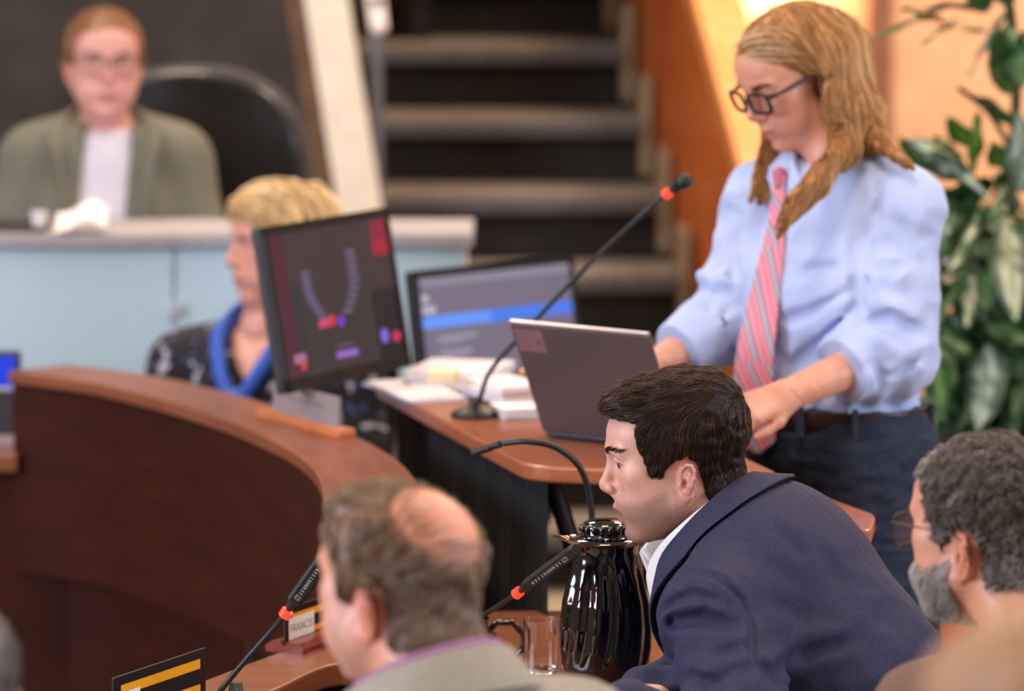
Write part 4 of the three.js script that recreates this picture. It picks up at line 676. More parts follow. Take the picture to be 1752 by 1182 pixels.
{
  const pb = at(1690, 740, 9.5), box0 = thing('planter_box', 'orange wooden planter box behind the bearded man', 'planter', V(pb.x + 0.1, 0, -9.35)); const top = pb.y; part('box', uvBox(box(0.6, top, 0.5, 0.03, top / 2, 0, 0.01), 1), M.panelWood, box0); part('soil', box(0.54, 0.02, 0.44, 0.03, top, 0), std(0x1c1410, 1), box0);
  const dz = -9.35;
  const t = thing('leafy_plant', 'broad leaved variegated plant with cream centred leaves', 'plant', V(pb.x + 0.05, top, dz));
  const stem = (a, b) => wpart('stem', tube([a, a.clone().lerp(b, 0.5).add(V(0.02, 0, 0.01)), b], 0.009, 12, 8), std(0x3c4a26, 0.7), t);
  for (const [x, y, d] of [[1690, 360, 9.3], [1720, 300, 9.35], [1650, 420, 9.3]]) stem(V(pb.x + 0.05 + rnd() * 0.06, top, dz), at(x, y, d));
  for (const [ax, ay, bx, by, d, w, dr, k, ro] of [[1722, 378, 1738, 548, 9.15, 0.048, 0.02, 'cream', 0.2], [1672, 365, 1615, 480, 9.15, 0.04, 0.02, 'cream', 0.5], [1664, 470, 1654, 560, 9.2, 0.022, 0, 'cream', 0.3], [1712, 322, 1690, 388, 9.2, 0.034, 0.02, 'cream', 0.9], [1552, 238, 1690, 338, 9.25, 0.034, 0.1, 'silver', 0.5], [1540, 240, 1640, 250, 9.3, 0.03, 0.05, 'dark', 0.3], [1640, 290, 1600, 230, 9.35, 0.03, 0.02, 'dark', 0.4], [1660, 300, 1672, 188, 9.35, 0.026, 0, 'bright', 0.6], [1700, 320, 1610, 330, 9.3, 0.04, 0.05, 'dark', 0.9], [1690, 330, 1580, 400, 9.3, 0.036, 0.08, 'dark', 0.8], [1750, 330, 1742, 190, 9.2, 0.036, 0, 'silver', 0.5], [1720, 290, 1700, 240, 9.35, 0.03, 0, 'bright', 0.2], [1610, 560, 1596, 730, 9.35, 0.04, 0, 'bright', 0.3], [1690, 590, 1672, 740, 9.3, 0.05, 0, 'silver', 0.2], [1740, 560, 1730, 720, 9.35, 0.05, 0, 'dark', 0.1], [1640, 480, 1590, 560, 9.3, 0.04, 0.03, 'dark', 0.5], [1600, 430, 1590, 340, 9.4, 0.03, 0, 'dark', 0.6], [1700, 440, 1770, 360, 9.3, 0.04, 0.05, 'dark', 0.4], [1600, 300, 1540, 232, 9.3, 0.036, 0.06, 'dark', 0.2], [1650, 310, 1575, 260, 9.22, 0.034, 0.08, 'silver', 0.7], [1690, 350, 1730, 250, 9.3, 0.034, 0, 'dark', 0.6], [1640, 400, 1590, 300, 9.3, 0.034, 0, 'dark', 0.3], [1752, 420, 1700, 470, 9.2, 0.04, 0.04, 'dark', 0.6], [1625, 350, 1600, 430, 9.25, 0.036, 0.02, 'dark', 0.5], [1700, 300, 1752, 300, 9.3, 0.036, 0.08, 'dark', 0.6], [1660, 250, 1620, 200, 9.4, 0.026, 0.02, 'bright', 0.6]]) leaf(t, at(ax, ay, d), at(bx, by, d - 0.06), w, dr, k, ro);
  for (let i = 0; i < 150; i++) { const x = 1585 + rnd() * 190, y = 330 + rnd() * 370, l = 60 + rnd() * 70, an = 1.2 + (rnd() - 0.5) * 2.2, d = 9.3 + rnd() * 0.3; leaf(t, at(x, y, d), at(x + Math.cos(an) * l, y + Math.sin(an) * l, d - 0.04), 0.03 + rnd() * 0.015, 0.05, 'dark', rnd() * 2 - 1); }
  const t2 = thing('tall_plant', 'tall cane plant with long arching green leaves above', 'plant', V(pb.x + 0.16, top, dz - 0.1));
  const cane = at(1738, 120, 9.5); wpart('cane', tube([V(pb.x + 0.14, top, dz - 0.1), at(1735, 400, 9.48), cane, at(1716, -80, 9.5)], 0.011, 24, 8), std(0x33391f, 0.8), t2); wpart('cane', tube([at(1732, 260, 9.48), at(1690, 190, 9.46), at(1640, 150, 9.45)], 0.006, 12, 8), std(0x33391f, 0.8), t2);
  for (const [ax, ay, bx, by, w, dr, k, ro] of [[1610, 28, 1464, 90, 0.022, 0.1, 'dark', 0.3], [1700, 10, 1560, 20, 0.016, 0.06, 'dark', 0.4], [1716, 20, 1656, 130, 0.02, 0.05, 'silver', 0.6], [1640, 30, 1576, 76, 0.016, 0.03, 'dark', 0.5], [1700, 60, 1600, 50, 0.012, 0.08, 'dark', 0.1], [1720, 40, 1752, 150, 0.022, 0.04, 'dark', 0.3], [1735, 80, 1790, 20, 0.02, 0.05, 'dark', 0.2], [1730, 10, 1690, -70, 0.02, 0.02, 'dark', 0.5], [1738, 160, 1690, 100, 0.016, 0, 'dark', 0.6], [1735, 220, 1660, 160, 0.014, 0.1, 'dark', 0.2], [1742, 250, 1780, 200, 0.02, 0.02, 'dark', 0.7], [1700, 0, 1740, -60, 0.02, 0, 'dark', 0.3], [1690, 20, 1652, -40, 0.018, 0, 'dark', 0.9], [1725, 120, 1700, 60, 0.02, 0, 'dark', 0.4], [1620, 40, 1540, 14, 0.012, 0.05, 'dark', 0.2]]) leaf(t2, at(ax, ay, 9.45), at(bx, by, 9.35), w * 1.6, dr, k, ro);
}
{ // dim plant on the stairs
  const p = at(710, 60, 13.62), t = thing('potted_plant', 'dim dark potted plant with reddish leaves standing on the stairs', 'plant', V(p.x, 1.31, p.z)); part('pot', cyl(0.07, 0.055, 0.1, 0, 0.05, 0), M.black, t); for (let i = 0; i < 16; i++) { const a = rnd() * 6.28, r = 0.09 + rnd() * 0.09, b = V(p.x, 1.4, p.z); leaf(t, b, b.clone().add(V(Math.cos(a) * r, 0.04 + rnd() * 0.22, Math.sin(a) * r * 0.6)), 0.022, 0.05, rnd() < 0.4 ? 'red' : 'dark', 0.4); }
}
const cloth = (color, rough = 0.85, o = {}) => phy(color, rough, { sheen: 0.25, sheenRoughness: 0.6, ...o });
// woven cloth: fine crossing threads with slubs
const weave = (a, b, n = 256, k = 64) => dataTex(n, (u, v, i, j) => { const t = clamp(0.5 + 0.28 * noise(u * 9, v * k * 2, 1) + 0.28 * noise(u * k * 2, v * 9, 5) + 0.15 * (((i >> 1) + (j >> 1)) % 2 ? 1 : -1), 0, 1); return [0, 1, 2].map((q) => lerp(a[q], b[q], t)); });
const navyTex = weave([18, 19, 43], [45, 46, 84]); navyTex.repeat.set(7, 7);
const navyMat = cloth(0xffffff, 0.8, { map: navyTex, bumpMap: navyTex, bumpScale: 0.0004 });
const tweedTex = weave([118, 112, 100], [176, 168, 152]); tweedTex.repeat.set(5, 5);
const tweedMat = cloth(0xffffff, 0.9, { map: tweedTex });
const shirtWhite = cloth(0xe9e6e6, 0.8), darkTrouser = cloth(0x1c1d24, 0.9);
const ridge = (n) => 1 - Math.abs(n);
/** folds that run across a limb from a to b */
function limbFolds(a, b, amp, waves, slant = 0) {
  const d = b.clone().sub(a), L = d.length(); d.normalize();
  return (x, y, z) => { const qx = x - a.x, qy = y - a.y, qz = z - a.z, t = (qx * d.x + qy * d.y + qz * d.z) / L; if (t < -0.3 || t > 1.3) return 0; const n = noise(x * 5, y * 5, z * 5) * 1.6; return -amp * sstep(-0.3, 0.1, t) * sstep(1.3, 1, t) * (Math.sin(t * waves * 6.283 + n * 2 + slant * (qx - qy) * 18) * 0.6 + ridge(noise(x * 9, y * 14 + 3, z * 9)) * 0.5 - 0.3); };
}
function seatLegs(f, hip, yaw, rs, i, floorY = 0, reach = 0.42) {
  const fx = Math.sin(yaw * D2R), fz = Math.cos(yaw * D2R), lx = fz, lz = -fx;
  for (const s of [-1, 1]) {
    const h = V(hip.x + lx * s * 0.09, hip.y - 0.02, hip.z + lz * s * 0.09), k = V(h.x + fx * reach + lx * s * 0.04, floorY + 0.5, h.z + fz * reach + lz * s * 0.04), a = V(k.x + fx * 0.02, floorY + 0.09, k.z + fz * 0.02);
    limb(f, [h, k, a], rs, i, 0.03);
  }
}
function shoes(par, hip, yaw, mat, floorY = 0, reach = 0.42) {
  const fx = Math.sin(yaw * D2R), fz = Math.cos(yaw * D2R), lx = fz, lz = -fx;
  for (const s of [-1, 1]) { const f = new Field(), a = V(hip.x + lx * s * 0.13 + fx * (reach + 0.01), floorY, hip.z + lz * s * 0.13 + fz * (reach + 0.01)); f.cap([a.x - fx * 0.03, floorY + 0.045, a.z - fz * 0.03], [a.x + fx * 0.16, floorY + 0.032, a.z + fz * 0.16], 0.042, 0.036, 0.02); f.plane([0, floorY + 0.003, 0], [0, -1, 0]); wpart('shoe', skinOf(f, 0.008), mat, par); }
}
const shoeMat = std(0x120f0e, 0.35);
/** swivel chair under a seated person; seat height y, back height above the seat */
function swivelChair(label, hip, yaw, back = 0.3) {
  const y = hip.y - 0.13, t = thing('swivel_chair', label, 'chair', V(hip.x, 0, hip.z)); t.rotation.y = yaw * D2R;
  part('seat', box(0.46, 0.07, 0.44, 0, y - 0.035, 0.06, 0.03), M.blackCloth, t); part('backrest', box(0.42, back, 0.05, 0, y + back / 2 + 0.02, -0.2, 0.024), M.blackCloth, t); part('back_bracket', box(0.05, 0.14, 0.03, 0, y + 0.0, -0.19, 0.008), M.black, t);
  part('gas_stem', cyl(0.025, 0.03, y - 0.08, 0, (y - 0.08) / 2 + 0.03, 0.03), M.steel, t);
  for (let i = 0; i < 5; i++) { const g = box(0.27, 0.03, 0.045, 0.135, 0.035, 0, 0.01); g.rotateY(i * 1.2566); g.translate(0, 0, 0.03); part('base_arm', g, M.black, t); }
}

// ===== man in the navy suit (in focus) =====
{
  const par = thing('person', 'man in navy suit jacket leaning forward, short brown hair, mouth slightly open', 'person', V(0.62, 0, -6.85));
  const H = pose(at(1160, 790, 6.9), -94, 10, 0), N = at(1262, 892, 6.9), F = pose(N, -115, 40, 0);
  const polyHair = poly2([[130, 170], [130, 108], [88, 90], [64, 82], [46, 74], [52, 46], [43, 19], [41, -4], [35, -10], [23, -11], [15, 3], [-2, 12], [-18, 15], [-30, 7], [-34, -16], [-36, -50], [-46, -70], [-80, -64], [-150, -40], [-150, 170]].map(([a, b]) => [a / 1000, b / 1000]));
  const o = { cell: 0.0024, skin: 0xdcab98, blush: 0xc46e5c, lip: 0xb0564f, open: 6, stubble: 0x6a5244, stubbleMix: 0.55, iris: 0x3a3a32, eyeOpen: 4.4, lid: 15, gaze: [0.55, -0.08], browEnd: 58, browColour: 0x2c1d14, browColour2: 0x3c281b, brows: 560, browUp: 4.5, browR: 0.00052, browH: 1.35, jaw: 1.0, fat: 0.1, earSize: 0.88, hairMask: (x, y, z) => polyHair(z / 1000, y / 1000) < -0.002, scalp: 0x2a1a12 };
  const pel = at(1430, 1420, 6.95), pr = pose(pel, -115, 10), bd = { sh: 0.185, shy: -0.11, shz: 0.03, pelvis: pel, pelvisRot: rotOf(pr), dp: 0.9 };
  const { f: hf0, surf } = headOn(par, H, o, N); surf.applyMatrix4(H);
  const sL = loc(F, 0.185, -0.115, 0.03), sR = loc(F, -0.185, -0.115, 0.03), eL = at(1285, 1335, 6.52), wL = at(1078, 1232, 6.4), eR = at(1205, 1235, 7.0), wR = at(1120, 1196, 6.7);
  const body = new Field(); trunk(body, F, bd, -0.012); limb(body, [sL, eL, wL], [0.052, 0.043, 0.03]); limb(body, [sR, eR, wR], [0.052, 0.043, 0.03]); seatLegs(body, pel, -115, [0.08, 0.06, 0.04], 0);
  const sc = () => lin(o.skin);
  const hm = (w, e) => { const z = w.clone().sub(e).normalize(), y = V(0, 1, 0), x = V(0, 0, 0).crossVectors(y, z).normalize(); y.crossVectors(z, x); return new THREE.Matrix4().makeBasis(x, y, z).setPosition(w.x, w.y, w.z); };
  wpart('body', join([surf, skinOf(body, 0.012, { colour: sc }), handGeo(hm(wL, eL), [20, 25], sc), handGeo(hm(wR, eR), [20, 25], sc)]), skinMat, par);
  // hair
  const inv = H.clone().invert(), vol = new Field();
  vol.ell(K(0, 43, -9), K(81, 82, 105), 0.02).ell(K(0, 90, 22), K(56, 42, 62), 0.03).ell(K(0, 97, 58), K(50, 23, 37), 0.025).ell(K(0, 82, -38), K(64, 50, 66), 0.03);
  vol.post = (x, y, z, d) => { const a = Math.min(d, hf0.eval(x, y, z) - 0.003) + 0.0022 * noise(x * 40, y * 40, z * 22), b = polyHair(z, y) + 0.0015 * noise(x * 90, y * 90, z * 90), h = Math.max(0.006 - Math.abs(a - b), 0); return Math.max(a, b) + h * h / 0.024; };
  const hs = skinOf(vol, 0.0035, { lo: K(-95, -85, -130), hi: K(95, 145, 115), colour: (x, y, z) => mix3(lin(0x22150e), lin(0x33211a), 0.5 + 0.5 * noise(x * 60, y * 60, z * 60)) });
  const W = [0.012, 0.115, -0.072];
  const st = strands(vol, hs, { count: 14000, segs: 5, r: 0.00055, len: (x, y, z) => (y > 0.06 ? 0.034 : y > 0 ? 0.022 : 0.011), lift: (t, q, x, y, z) => 0.0004 + (y > 0.05 ? (z > 0.02 ? 0.009 : 0.005) * (0.55 + 0.45 * noise(x * 70, y * 70, z * 70)) : 0.0018) * t * q,
    flow: (x, y, z) => { const k = noise(x * 30, y * 30, z * 30) * 0.35; const m = sstep(0.055, 0.115, y + 0.25 * (Math.abs(x) < 0.05 ? 0.05 - Math.abs(x) : 0)), n2 = noise(x * 18 + 4, y * 18, z * 18) * 0.3; return [lerp((x - W[0]) * 0.4, x * 0.4 + n2 * 0.07, m), lerp((y - W[1]) * 1.3, 0.01 + k * 0.06, m), lerp((z - W[2]) * 0.6 + k * 0.05, 0.1, m)]; },
    colour: (x, y, z, t) => mix3(lin(0x21150f), lin(t > 0.93 ? 0x66452c : 0x3f291c), t), wave: 0.18 });
  const hg = join([hs, st]); hg.applyMatrix4(H); wpart('hair', hg, hairMat, par);
  // jacket
  const jk = new Field(); trunk(jk, F, bd, 0.012);
  jk.ell(loc(F, 0, -0.09, -0.05), [0.13, 0.08, 0.045], 0.06, 0, rotOf(F));
  limb(jk, [sL, eL, wL], [0.062, 0.058, 0.042], 0.012, 0.03); limb(jk, [sR, eR, wR], [0.062, 0.058, 0.042], 0.012, 0.03);
  jk.ell(loc(F, 0, 0.04, 0.05), [0.092, 0.06, 0.125], 0.02, 1, rotOf(F));
  jk.plane(loc(F, 0, 0.03, 0), V(0, 1, 0.12).normalize().transformDirection(F), 0.02); jk.plane(V(0, pel.y - 0.08, 0), V(0, -1, 0));
  const cr = creases(jk, [[0.007, 0.012, [1150, 985], [1186, 977], [1231, 990], [1269, 1028], [1286, 1073], [1288, 1119], [1282, 1190]],
    [0.013, 0.022, [1132, 1050], [1155, 1032], [1186, 1021], [1243, 1036]], [0.013, 0.024, [1130, 1080], [1155, 1064], [1205, 1058], [1268, 1081]], [0.012, 0.022, [1100, 1136], [1125, 1112], [1243, 1120]], [0.012, 0.02, [1118, 1158], [1180, 1160], [1236, 1175]], [0.014, 0.018, [1308, 1160], [1378, 1122], [1469, 1092]], [0.012, 0.014, [1290, 1128], [1330, 1166], [1350, 1182]], [0.018, 0.01, [1400, 930], [1440, 1000]], [0.016, 0.009, [1330, 900], [1380, 960]]], 6.2, 7.3);
  const fo = limbFolds(sL, eL, 0.004, 4.2, 0.5), Fi = F.clone().invert(), tmp = V(0, 0, 0);
  jk.post = (x, y, z, d) => {
    tmp.set(x, y, z).applyMatrix4(Fi); const lx = tmp.x, ly = tmp.y, lz = tmp.z;
    d += fo(x, y, z) * sstep(0.1, 0.17, lx);
    d += cr(x, y, z);
    const c = Math.abs(lx); if (lz < 0) d += 0.0012 * Math.exp(-c * c / 1e-5);
    return d + 0.0035 * noise(lx * 6, ly * 11, lz * 6) * sstep(-0.02, -0.2, ly) + 0.002 * noise(lx * 16, ly * 22, lz * 16) * sstep(-0.1, -0.25, ly);
  };
  wpart('jacket', skinOf(jk, 0.0046, { e: 0.0025, uv: (x, y, z) => { tmp.set(x, y, z).applyMatrix4(Fi); return [tmp.x + tmp.z * 0.35, tmp.y + tmp.z * 0.2]; } }), navyMat, par);
  const ring = [[0.035, -0.1, 0.168], [0.058, -0.035, 0.142], [0.083, -0.002, 0.094], [0.091, 0.01, 0.03], [0.07, 0.018, -0.025], [0.03, 0.022, -0.048], [0, 0.023, -0.052]];
  const lift = (g, f, gap) => { const p = g.attributes.position; for (let n = 0; n < 4; n++) for (let i = 0; i < p.count; i++) { const x = p.getX(i), y = p.getY(i), z = p.getZ(i), d = f.eval(x, y, z); if (d < gap) { const q = f.grad(x, y, z); p.setXYZ(i, x + q[0] * (gap - d), y + q[1] * (gap - d), z + q[2] * (gap - d)); } } g.computeVertexNormals(); return g; };
  wpart('jacket_collar', lift(collar(F, ring, (t) => { const b = Math.sin(Math.PI * t), w = 0.03 + 0.014 * b; return [[0, -0.02], [-0.004, 0.012], [0.001, 0.018 + 0.006 * b], [0.008, 0.018 + 0.005 * b], [0.008 + w * 0.5, 0.004], [0.01 + w, -0.016], [0.009 + w, -0.022], [0.006 + w * 0.5, -0.006], [0.008, 0.004], [0.004, -0.02]]; }, 60, [[-0.03, 0.024, -0.048], [-0.07, 0.025, -0.025], [-0.09, 0.025, 0.03], [-0.085, 0.03, 0.094], [-0.062, 0.028, 0.15], [-0.04, -0.03, 0.178]]), jk, 0.0045), navyMat, par);
  const ring2 = [[0.032, -0.01, 0.165], [0.056, 0.01, 0.138], [0.078, 0.024, 0.092], [0.082, 0.028, 0.03], [0.062, 0.03, -0.02], [0.028, 0.034, -0.042], [0, 0.035, -0.046]];
  wpart('shirt_collar', collar(F, ring2, (t) => { const e = Math.abs(t - 0.5) * 2, w = 0.012 + 0.03 * sstep(0.55, 1, e); return [[-0.002, -0.03], [-0.006, 0.008], [-0.002, 0.012], [0.004, 0.01], [0.006 + w * 0.35, -w], [0.004 + w * 0.3, -w - 0.002], [0.001, 0.004], [0.001, -0.03]]; }, 60, [[-0.028, 0.036, -0.042], [-0.062, 0.038, -0.02], [-0.08, 0.046, 0.03], [-0.074, 0.056, 0.09], [-0.05, 0.06, 0.14], [-0.03, 0.052, 0.168]]), shirtWhite, par);
  const sf = new Field(); trunk(sf, F, bd, 0.004); sf.plane(loc(F, 0, 0.0, 0.03), V(0, 1, 0.35).normalize().transformDirection(F), 0.01); sf.plane(V(0, pel.y, 0), V(0, -1, 0)); wpart('shirt', skinOf(sf, 0.012), shirtWhite, par);
  for (const [w, e] of [[wL, eL], [wR, eR]]) { const d = w.clone().sub(e).normalize(), c = new Field(); c.cap(w.clone().addScaledVector(d, -0.03), w.clone().addScaledVector(d, 0.012), 0.04, 0.038); wpart('cuff', skinOf(c, 0.006), shirtWhite, par); }
  const tr = new Field(); seatLegs(tr, pel, -115, [0.095, 0.075, 0.055], 0.008); tr.ell(pel, [0.185, 0.12, 0.135], 0.05, 0, rotOf(pr)); wpart('trousers', skinOf(tr, 0.012), darkTrouser, par); shoes(par, pel, -115, shoeMat);
  swivelChair('black swivel chair under the man in the navy jacket', pel, -115, 0.16);
}

// ===== woman standing at the lectern table =====
{
  const par = thing('person', 'standing woman in pale blue shirt and pink striped tie, long blonde hair, dark glasses', 'person', V(0.6, 0, -8.05));
  const H = pose(at(1362, 131, 8), -60, 28, 0, 0.97), N = at(1426, 272, 8), F = pose(N, -38, 9, 0), Hi = H.clone().invert();
  const L = (px, py, d) => arr(at(px, py, d).applyMatrix4(Hi));
  const faceOut = poly2([[140, 170], [110, 104], [80, 86], [66, 66], [40, 40], [20, 20], [8, 14], [-2, 8], [14, -12], [22, -40], [24, -90], [18, -160], [-20, -420], [-200, -420], [-200, 170]].map(([a, b]) => [a / 1000, b / 1000]));
  const o = { skin: 0xdca084, blush: 0xcc6a55, lip: 0xb8625c, fem: 1, jaw: 0.93, iris: 0x4b5a63, lid: 11.5, eyeOpen: 2.2, gaze: [0, -0.5], browColour: 0x6a4c36, brows: 260, hairMask: (x, y, z) => faceOut(z / 1000, y / 1000) < 0 && y > 0, scalp: 0x8a6644 };
  const { f: hf0, surf } = headOn(par, H, o, N); surf.applyMatrix4(H);
  const pel = at(1438, 742, 8.05), prot = pose(pel, -52, 0), bd = { sh: 0.14, shy: -0.07, shz: 0.0, w: 0.86, dp: 0.9, bust: true, shr: 0.046, pelvis: pel, pelvisRot: rotOf(prot) };
  const sL = loc(F, 0.142, -0.085, 0), sR = loc(F, -0.158, -0.085, 0), eL = at(1526, 598, 7.93), wL = at(1356, 672, 7.8), eR = at(1240, 556, 8.1), wR = at(1112, 632, 8.0);
  const body = new Field(); trunk(body, F, bd, -0.012); limb(body, [sL, eL, wL], [0.046, 0.041, 0.027]); limb(body, [sR, eR, wR], [0.046, 0.04, 0.028]);
  const hipL = loc(prot, 0.085, -0.03, 0), hipR = loc(prot, -0.085, -0.03, 0), kL = at(1530, 1190, 8.0), kR = at(1470, 1180, 8.12), aL = V(kL.x + 0.01, 0.1, kL.z - 0.05), aR = V(kR.x + 0.02, 0.1, kR.z - 0.05);
  limb(body, [hipL, kL, aL], [0.08, 0.055, 0.035]); limb(body, [hipR, kR, aR], [0.08, 0.055, 0.035]);
  const sc = (x, y, z) => mix3(lin(0xe0a588), lin(0xcc7a62), 0.25 + 0.2 * noise(x * 20, y * 20, z * 20));
  const hand = (w, dir, back, curl) => { const z = dir.normalize(), x = V(0, 0, 0).crossVectors(back, z).normalize(), y = V(0, 0, 0).crossVectors(z, x); return handGeo(new THREE.Matrix4().makeBasis(x, y, z).scale(V(0.93, 0.93, 0.93)).setPosition(w.x, w.y, w.z), curl, sc); };
  wpart('body', join([surf, skinOf(body, 0.009, { colour: sc }), hand(wL, V(-0.8, -0.28, 0.2), V(0.1, 0.7, 0.7), [38, 34]), hand(wR, V(-0.75, -0.5, 0.1), V(-0.2, 0.8, 0.5), [20, 30])]), skinMat, par);
  // long hair
  const g = V(0, -1, 0).transformDirection(Hi), e1 = V(1, 0, 0).transformDirection(Hi), e2 = V(0, 0, 1).transformDirection(Hi), g2 = V(-0.5, -0.85, 0.12).transformDirection(Hi);
  const vol = new Field();
  vol.ell(K(0, 42, -12), K(83, 86, 108), 0.02);
  const lock = (q, k = 0.03) => { for (let i = 0; i + 1 < q.length; i++) vol.cap(L(...q[i].slice(0, 3)), L(...q[i + 1].slice(0, 3)), q[i][3], q[i + 1][3], k); };
  lock([[1425, 90, 7.94, 0.04], [1448, 190, 7.93, 0.038], [1442, 262, 7.89, 0.022], [1420, 300, 7.86, 0.004]]);
  for (let i = 0; i < 13; i++) { const q = i / 12, r = () => (rnd() - 0.5); lock([[1392 + 58 * q, 190 + 14 * r(), 7.9, 0.014], [1384 + 58 * q + 8 * r(), 258, 7.865 + 0.02 * q, 0.012], [1356 + 56 * q + 10 * r(), 322 + 10 * r(), 7.83 + 0.02 * q, 0.009], [1328 + 40 * q + 14 * r(), 372 + 26 * (1 - q) + 26 * r(), 7.805 + 0.02 * q, 0.0015]], 0.005); }
  for (let i = 0; i < 8; i++) { const q = i / 7, r = () => (rnd() - 0.5); lock([[1470 + 18 * q, 190, 7.98, 0.018], [1490 + 14 * q, 240 + 8 * r(), 7.93, 0.013], [1530 + 36 * q + 10 * r(), 268 + 20 * q + 10 * r(), 7.86, 0.002]], 0.005); }
  for (let i = 0; i < 6; i++) { const q = i / 5, r = () => (rnd() - 0.5); lock([[1318 + 12 * q, 210, 8.09, 0.012], [1300 + 18 * q + 6 * r(), 285, 8.05, 0.009], [1286 + 22 * q + 8 * r(), 338 + 22 * r(), 8.0, 0.0015]], 0.005); }
  lock([[1430, 70, 8.0, 0.05], [1465, 190, 8.02, 0.04], [1488, 245, 7.96, 0.022]]);
  lock([[1440, 80, 8.08, 0.05], [1460, 200, 8.08, 0.045], [1470, 290, 8.06, 0.03]]);
  lock([[1330, 110, 8.1, 0.03], [1325, 220, 8.09, 0.02]], 0.015);
  vol.post = (x, y, z, d) => { const u = x * e1.x + y * e1.y + z * e1.z, v = x * e2.x + y * e2.y + z * e2.z, w = x * g.x + y * g.y + z * g.z, n = 0.003 * noise(u * 26, v * 26, w * 4) + 0.0012 * noise(u * 70, v * 70, w * 8), a = d + n, b = (x > -0.03 || y > -0.02 ? faceOut(z, y) : -1) - 0.3 * sstep(-0.075, -0.14, y), h = Math.max(0.008 - Math.abs(a - b), 0); return Math.max(a, b) + h * h / 0.032; };
  vol.ell(K(88, -16, -4), K(27, 31, 19), 0.008, 1);
  const tone = (x, y, z) => 0.5 + 0.5 * noise((x * e1.x + y * e1.y + z * e1.z) * 45, (x * e2.x + y * e2.y + z * e2.z) * 45, (x * g.x + y * g.y + z * g.z) * 5);
  const hs = skinOf(vol, 0.005, { colour: (x, y, z) => mix3(lin(0x80502a), lin(0xb87c42), tone(x, y, z)) });
  const st = strands(vol, hs, { count: 8000, segs: 8, r: 0.0009, len: (x, y) => y > -0.05 ? 0.1 : 0.06, lift: (t, q) => 0.0005 + 0.002 * q * t,
    flow: (x, y, z, nx, ny, nz) => y > 0.03 ? [Math.sign(x - 0.012) * 0.35 + g.x, g.y * 0.9, g.z * 0.9 - 0.75 * (z > 0.0 ? 1 : 0.3)] : (x * g.x + y * g.y + z * g.z > 0.13 && x > 0.0 ? [g2.x, g2.y, g2.z] : [g.x + noise(x * 8, y * 8, z * 8) * 0.12, g.y, g.z + noise(x * 8, y * 8, z * 8 + 9) * 0.12]),
    colour: (x, y, z, t) => mix3(mix3(lin(0x6e4423), lin(0xc48a4c), t), lin(0xe8c48e), t > 0.84 ? 0.6 : 0.03), wave: 0.05 });
  const hg = join([hs, st]); hg.applyMatrix4(H); wpart('hair', hg, hairMat, par);
  const streak = strands(hf0, skinOf(hf0, 0.006), { count: 130, segs: 9, r: 0.0011, len: () => 0.1, lift: (t, q) => 0.004 + q * 0.008, keep: (x, y, z) => z > 0.055 && y > 0.078 && y < 0.1 && x > -0.03 && x < 0.05, flow: (x, y, z) => [0.75, -0.42, -0.75], colour: (x, y, z, t) => mix3(lin(0xb98d5c), lin(0xe6d2ae), t) });
  streak.applyMatrix4(H); wpart('hair_lock', streak, hairMat, par, 'pale lock swept across the forehead');
  spectacles(par, H, { r: 0.0036, hw: 0.025, hh: 0.0185, y: 0.008, z: 0.112, mat: std(0x16161d, 0.25), label: 'dark framed glasses' });
  // shirt
  const sh = new Field(); trunk(sh, F, bd, 0.01);
  const cL = wL.clone().lerp(eL, 0.52), cR = wR.clone().lerp(eR, 0.4);
  limb(sh, [sL, eL, cL], [0.043, 0.05, 0.042], 0.012, 0.035); limb(sh, [sR, eR, cR], [0.048, 0.05, 0.04], 0.012, 0.035);
  sh.cap(cL, cL.clone().lerp(eL, 0.16), 0.052, 0.053, 0.006); sh.cap(cR, cR.clone().lerp(eR, 0.16), 0.05, 0.05, 0.006);
  sh.cap(eL.clone().add(V(0.01, -0.01, 0)), eL.clone().add(V(0, 0.09, 0)), 0.055, 0.06, 0.05);
  sh.plane(loc(F, 0, 0.012, 0), V(0, 1, 0.3).normalize().transformDirection(F), 0.012); sh.plane(V(0, pel.y + 0.035, 0), V(0, -1, 0), 0.006);
  const eCut = cL.clone().sub(eL).normalize(), eCutR = cR.clone().sub(eR).normalize();
  const fA = limbFolds(sL, eL, 0.005, 1.6, 1), fB = limbFolds(eL, cL, 0.006, 1.8, 0.6), fC = limbFolds(sR, eR, 0.005, 1.8, 1), Fi = F.clone().invert(), tmp = V(0, 0, 0);
  const cr = creases(sh, [[0.016, 0.0240, [1462, 400], [1468, 470], [1475, 566]], [0.014, 0.0240, [1476, 566], [1525, 538], [1578, 573]], [0.014, 0.0210, [1469, 513], [1408, 588], [1352, 630]], [0.013, 0.0165, [1461, 494], [1386, 536], [1337, 551]], [0.014, 0.0135, [1442, 457], [1371, 468]], [0.012, 0.0135, [1482, 393], [1493, 494]], [0.013, 0.0135, [1536, 370], [1559, 453]], [0.01, 0.0150, [1499, 619], [1502, 664]], [0.011, 0.0165, [1574, 611], [1518, 649]], [0.012, 0.0180, [1239, 530], [1252, 611]], [0.012, 0.0180, [1205, 520], [1243, 566]], [0.013, 0.0150, [1325, 566], [1318, 649]], [0.012, 0.0150, [1440, 600], [1380, 640]], [0.013, 0.0120, [1508, 300], [1500, 380]], [0.012, 0.0150, [1252, 400], [1258, 480]]], 7.5, 8.4);
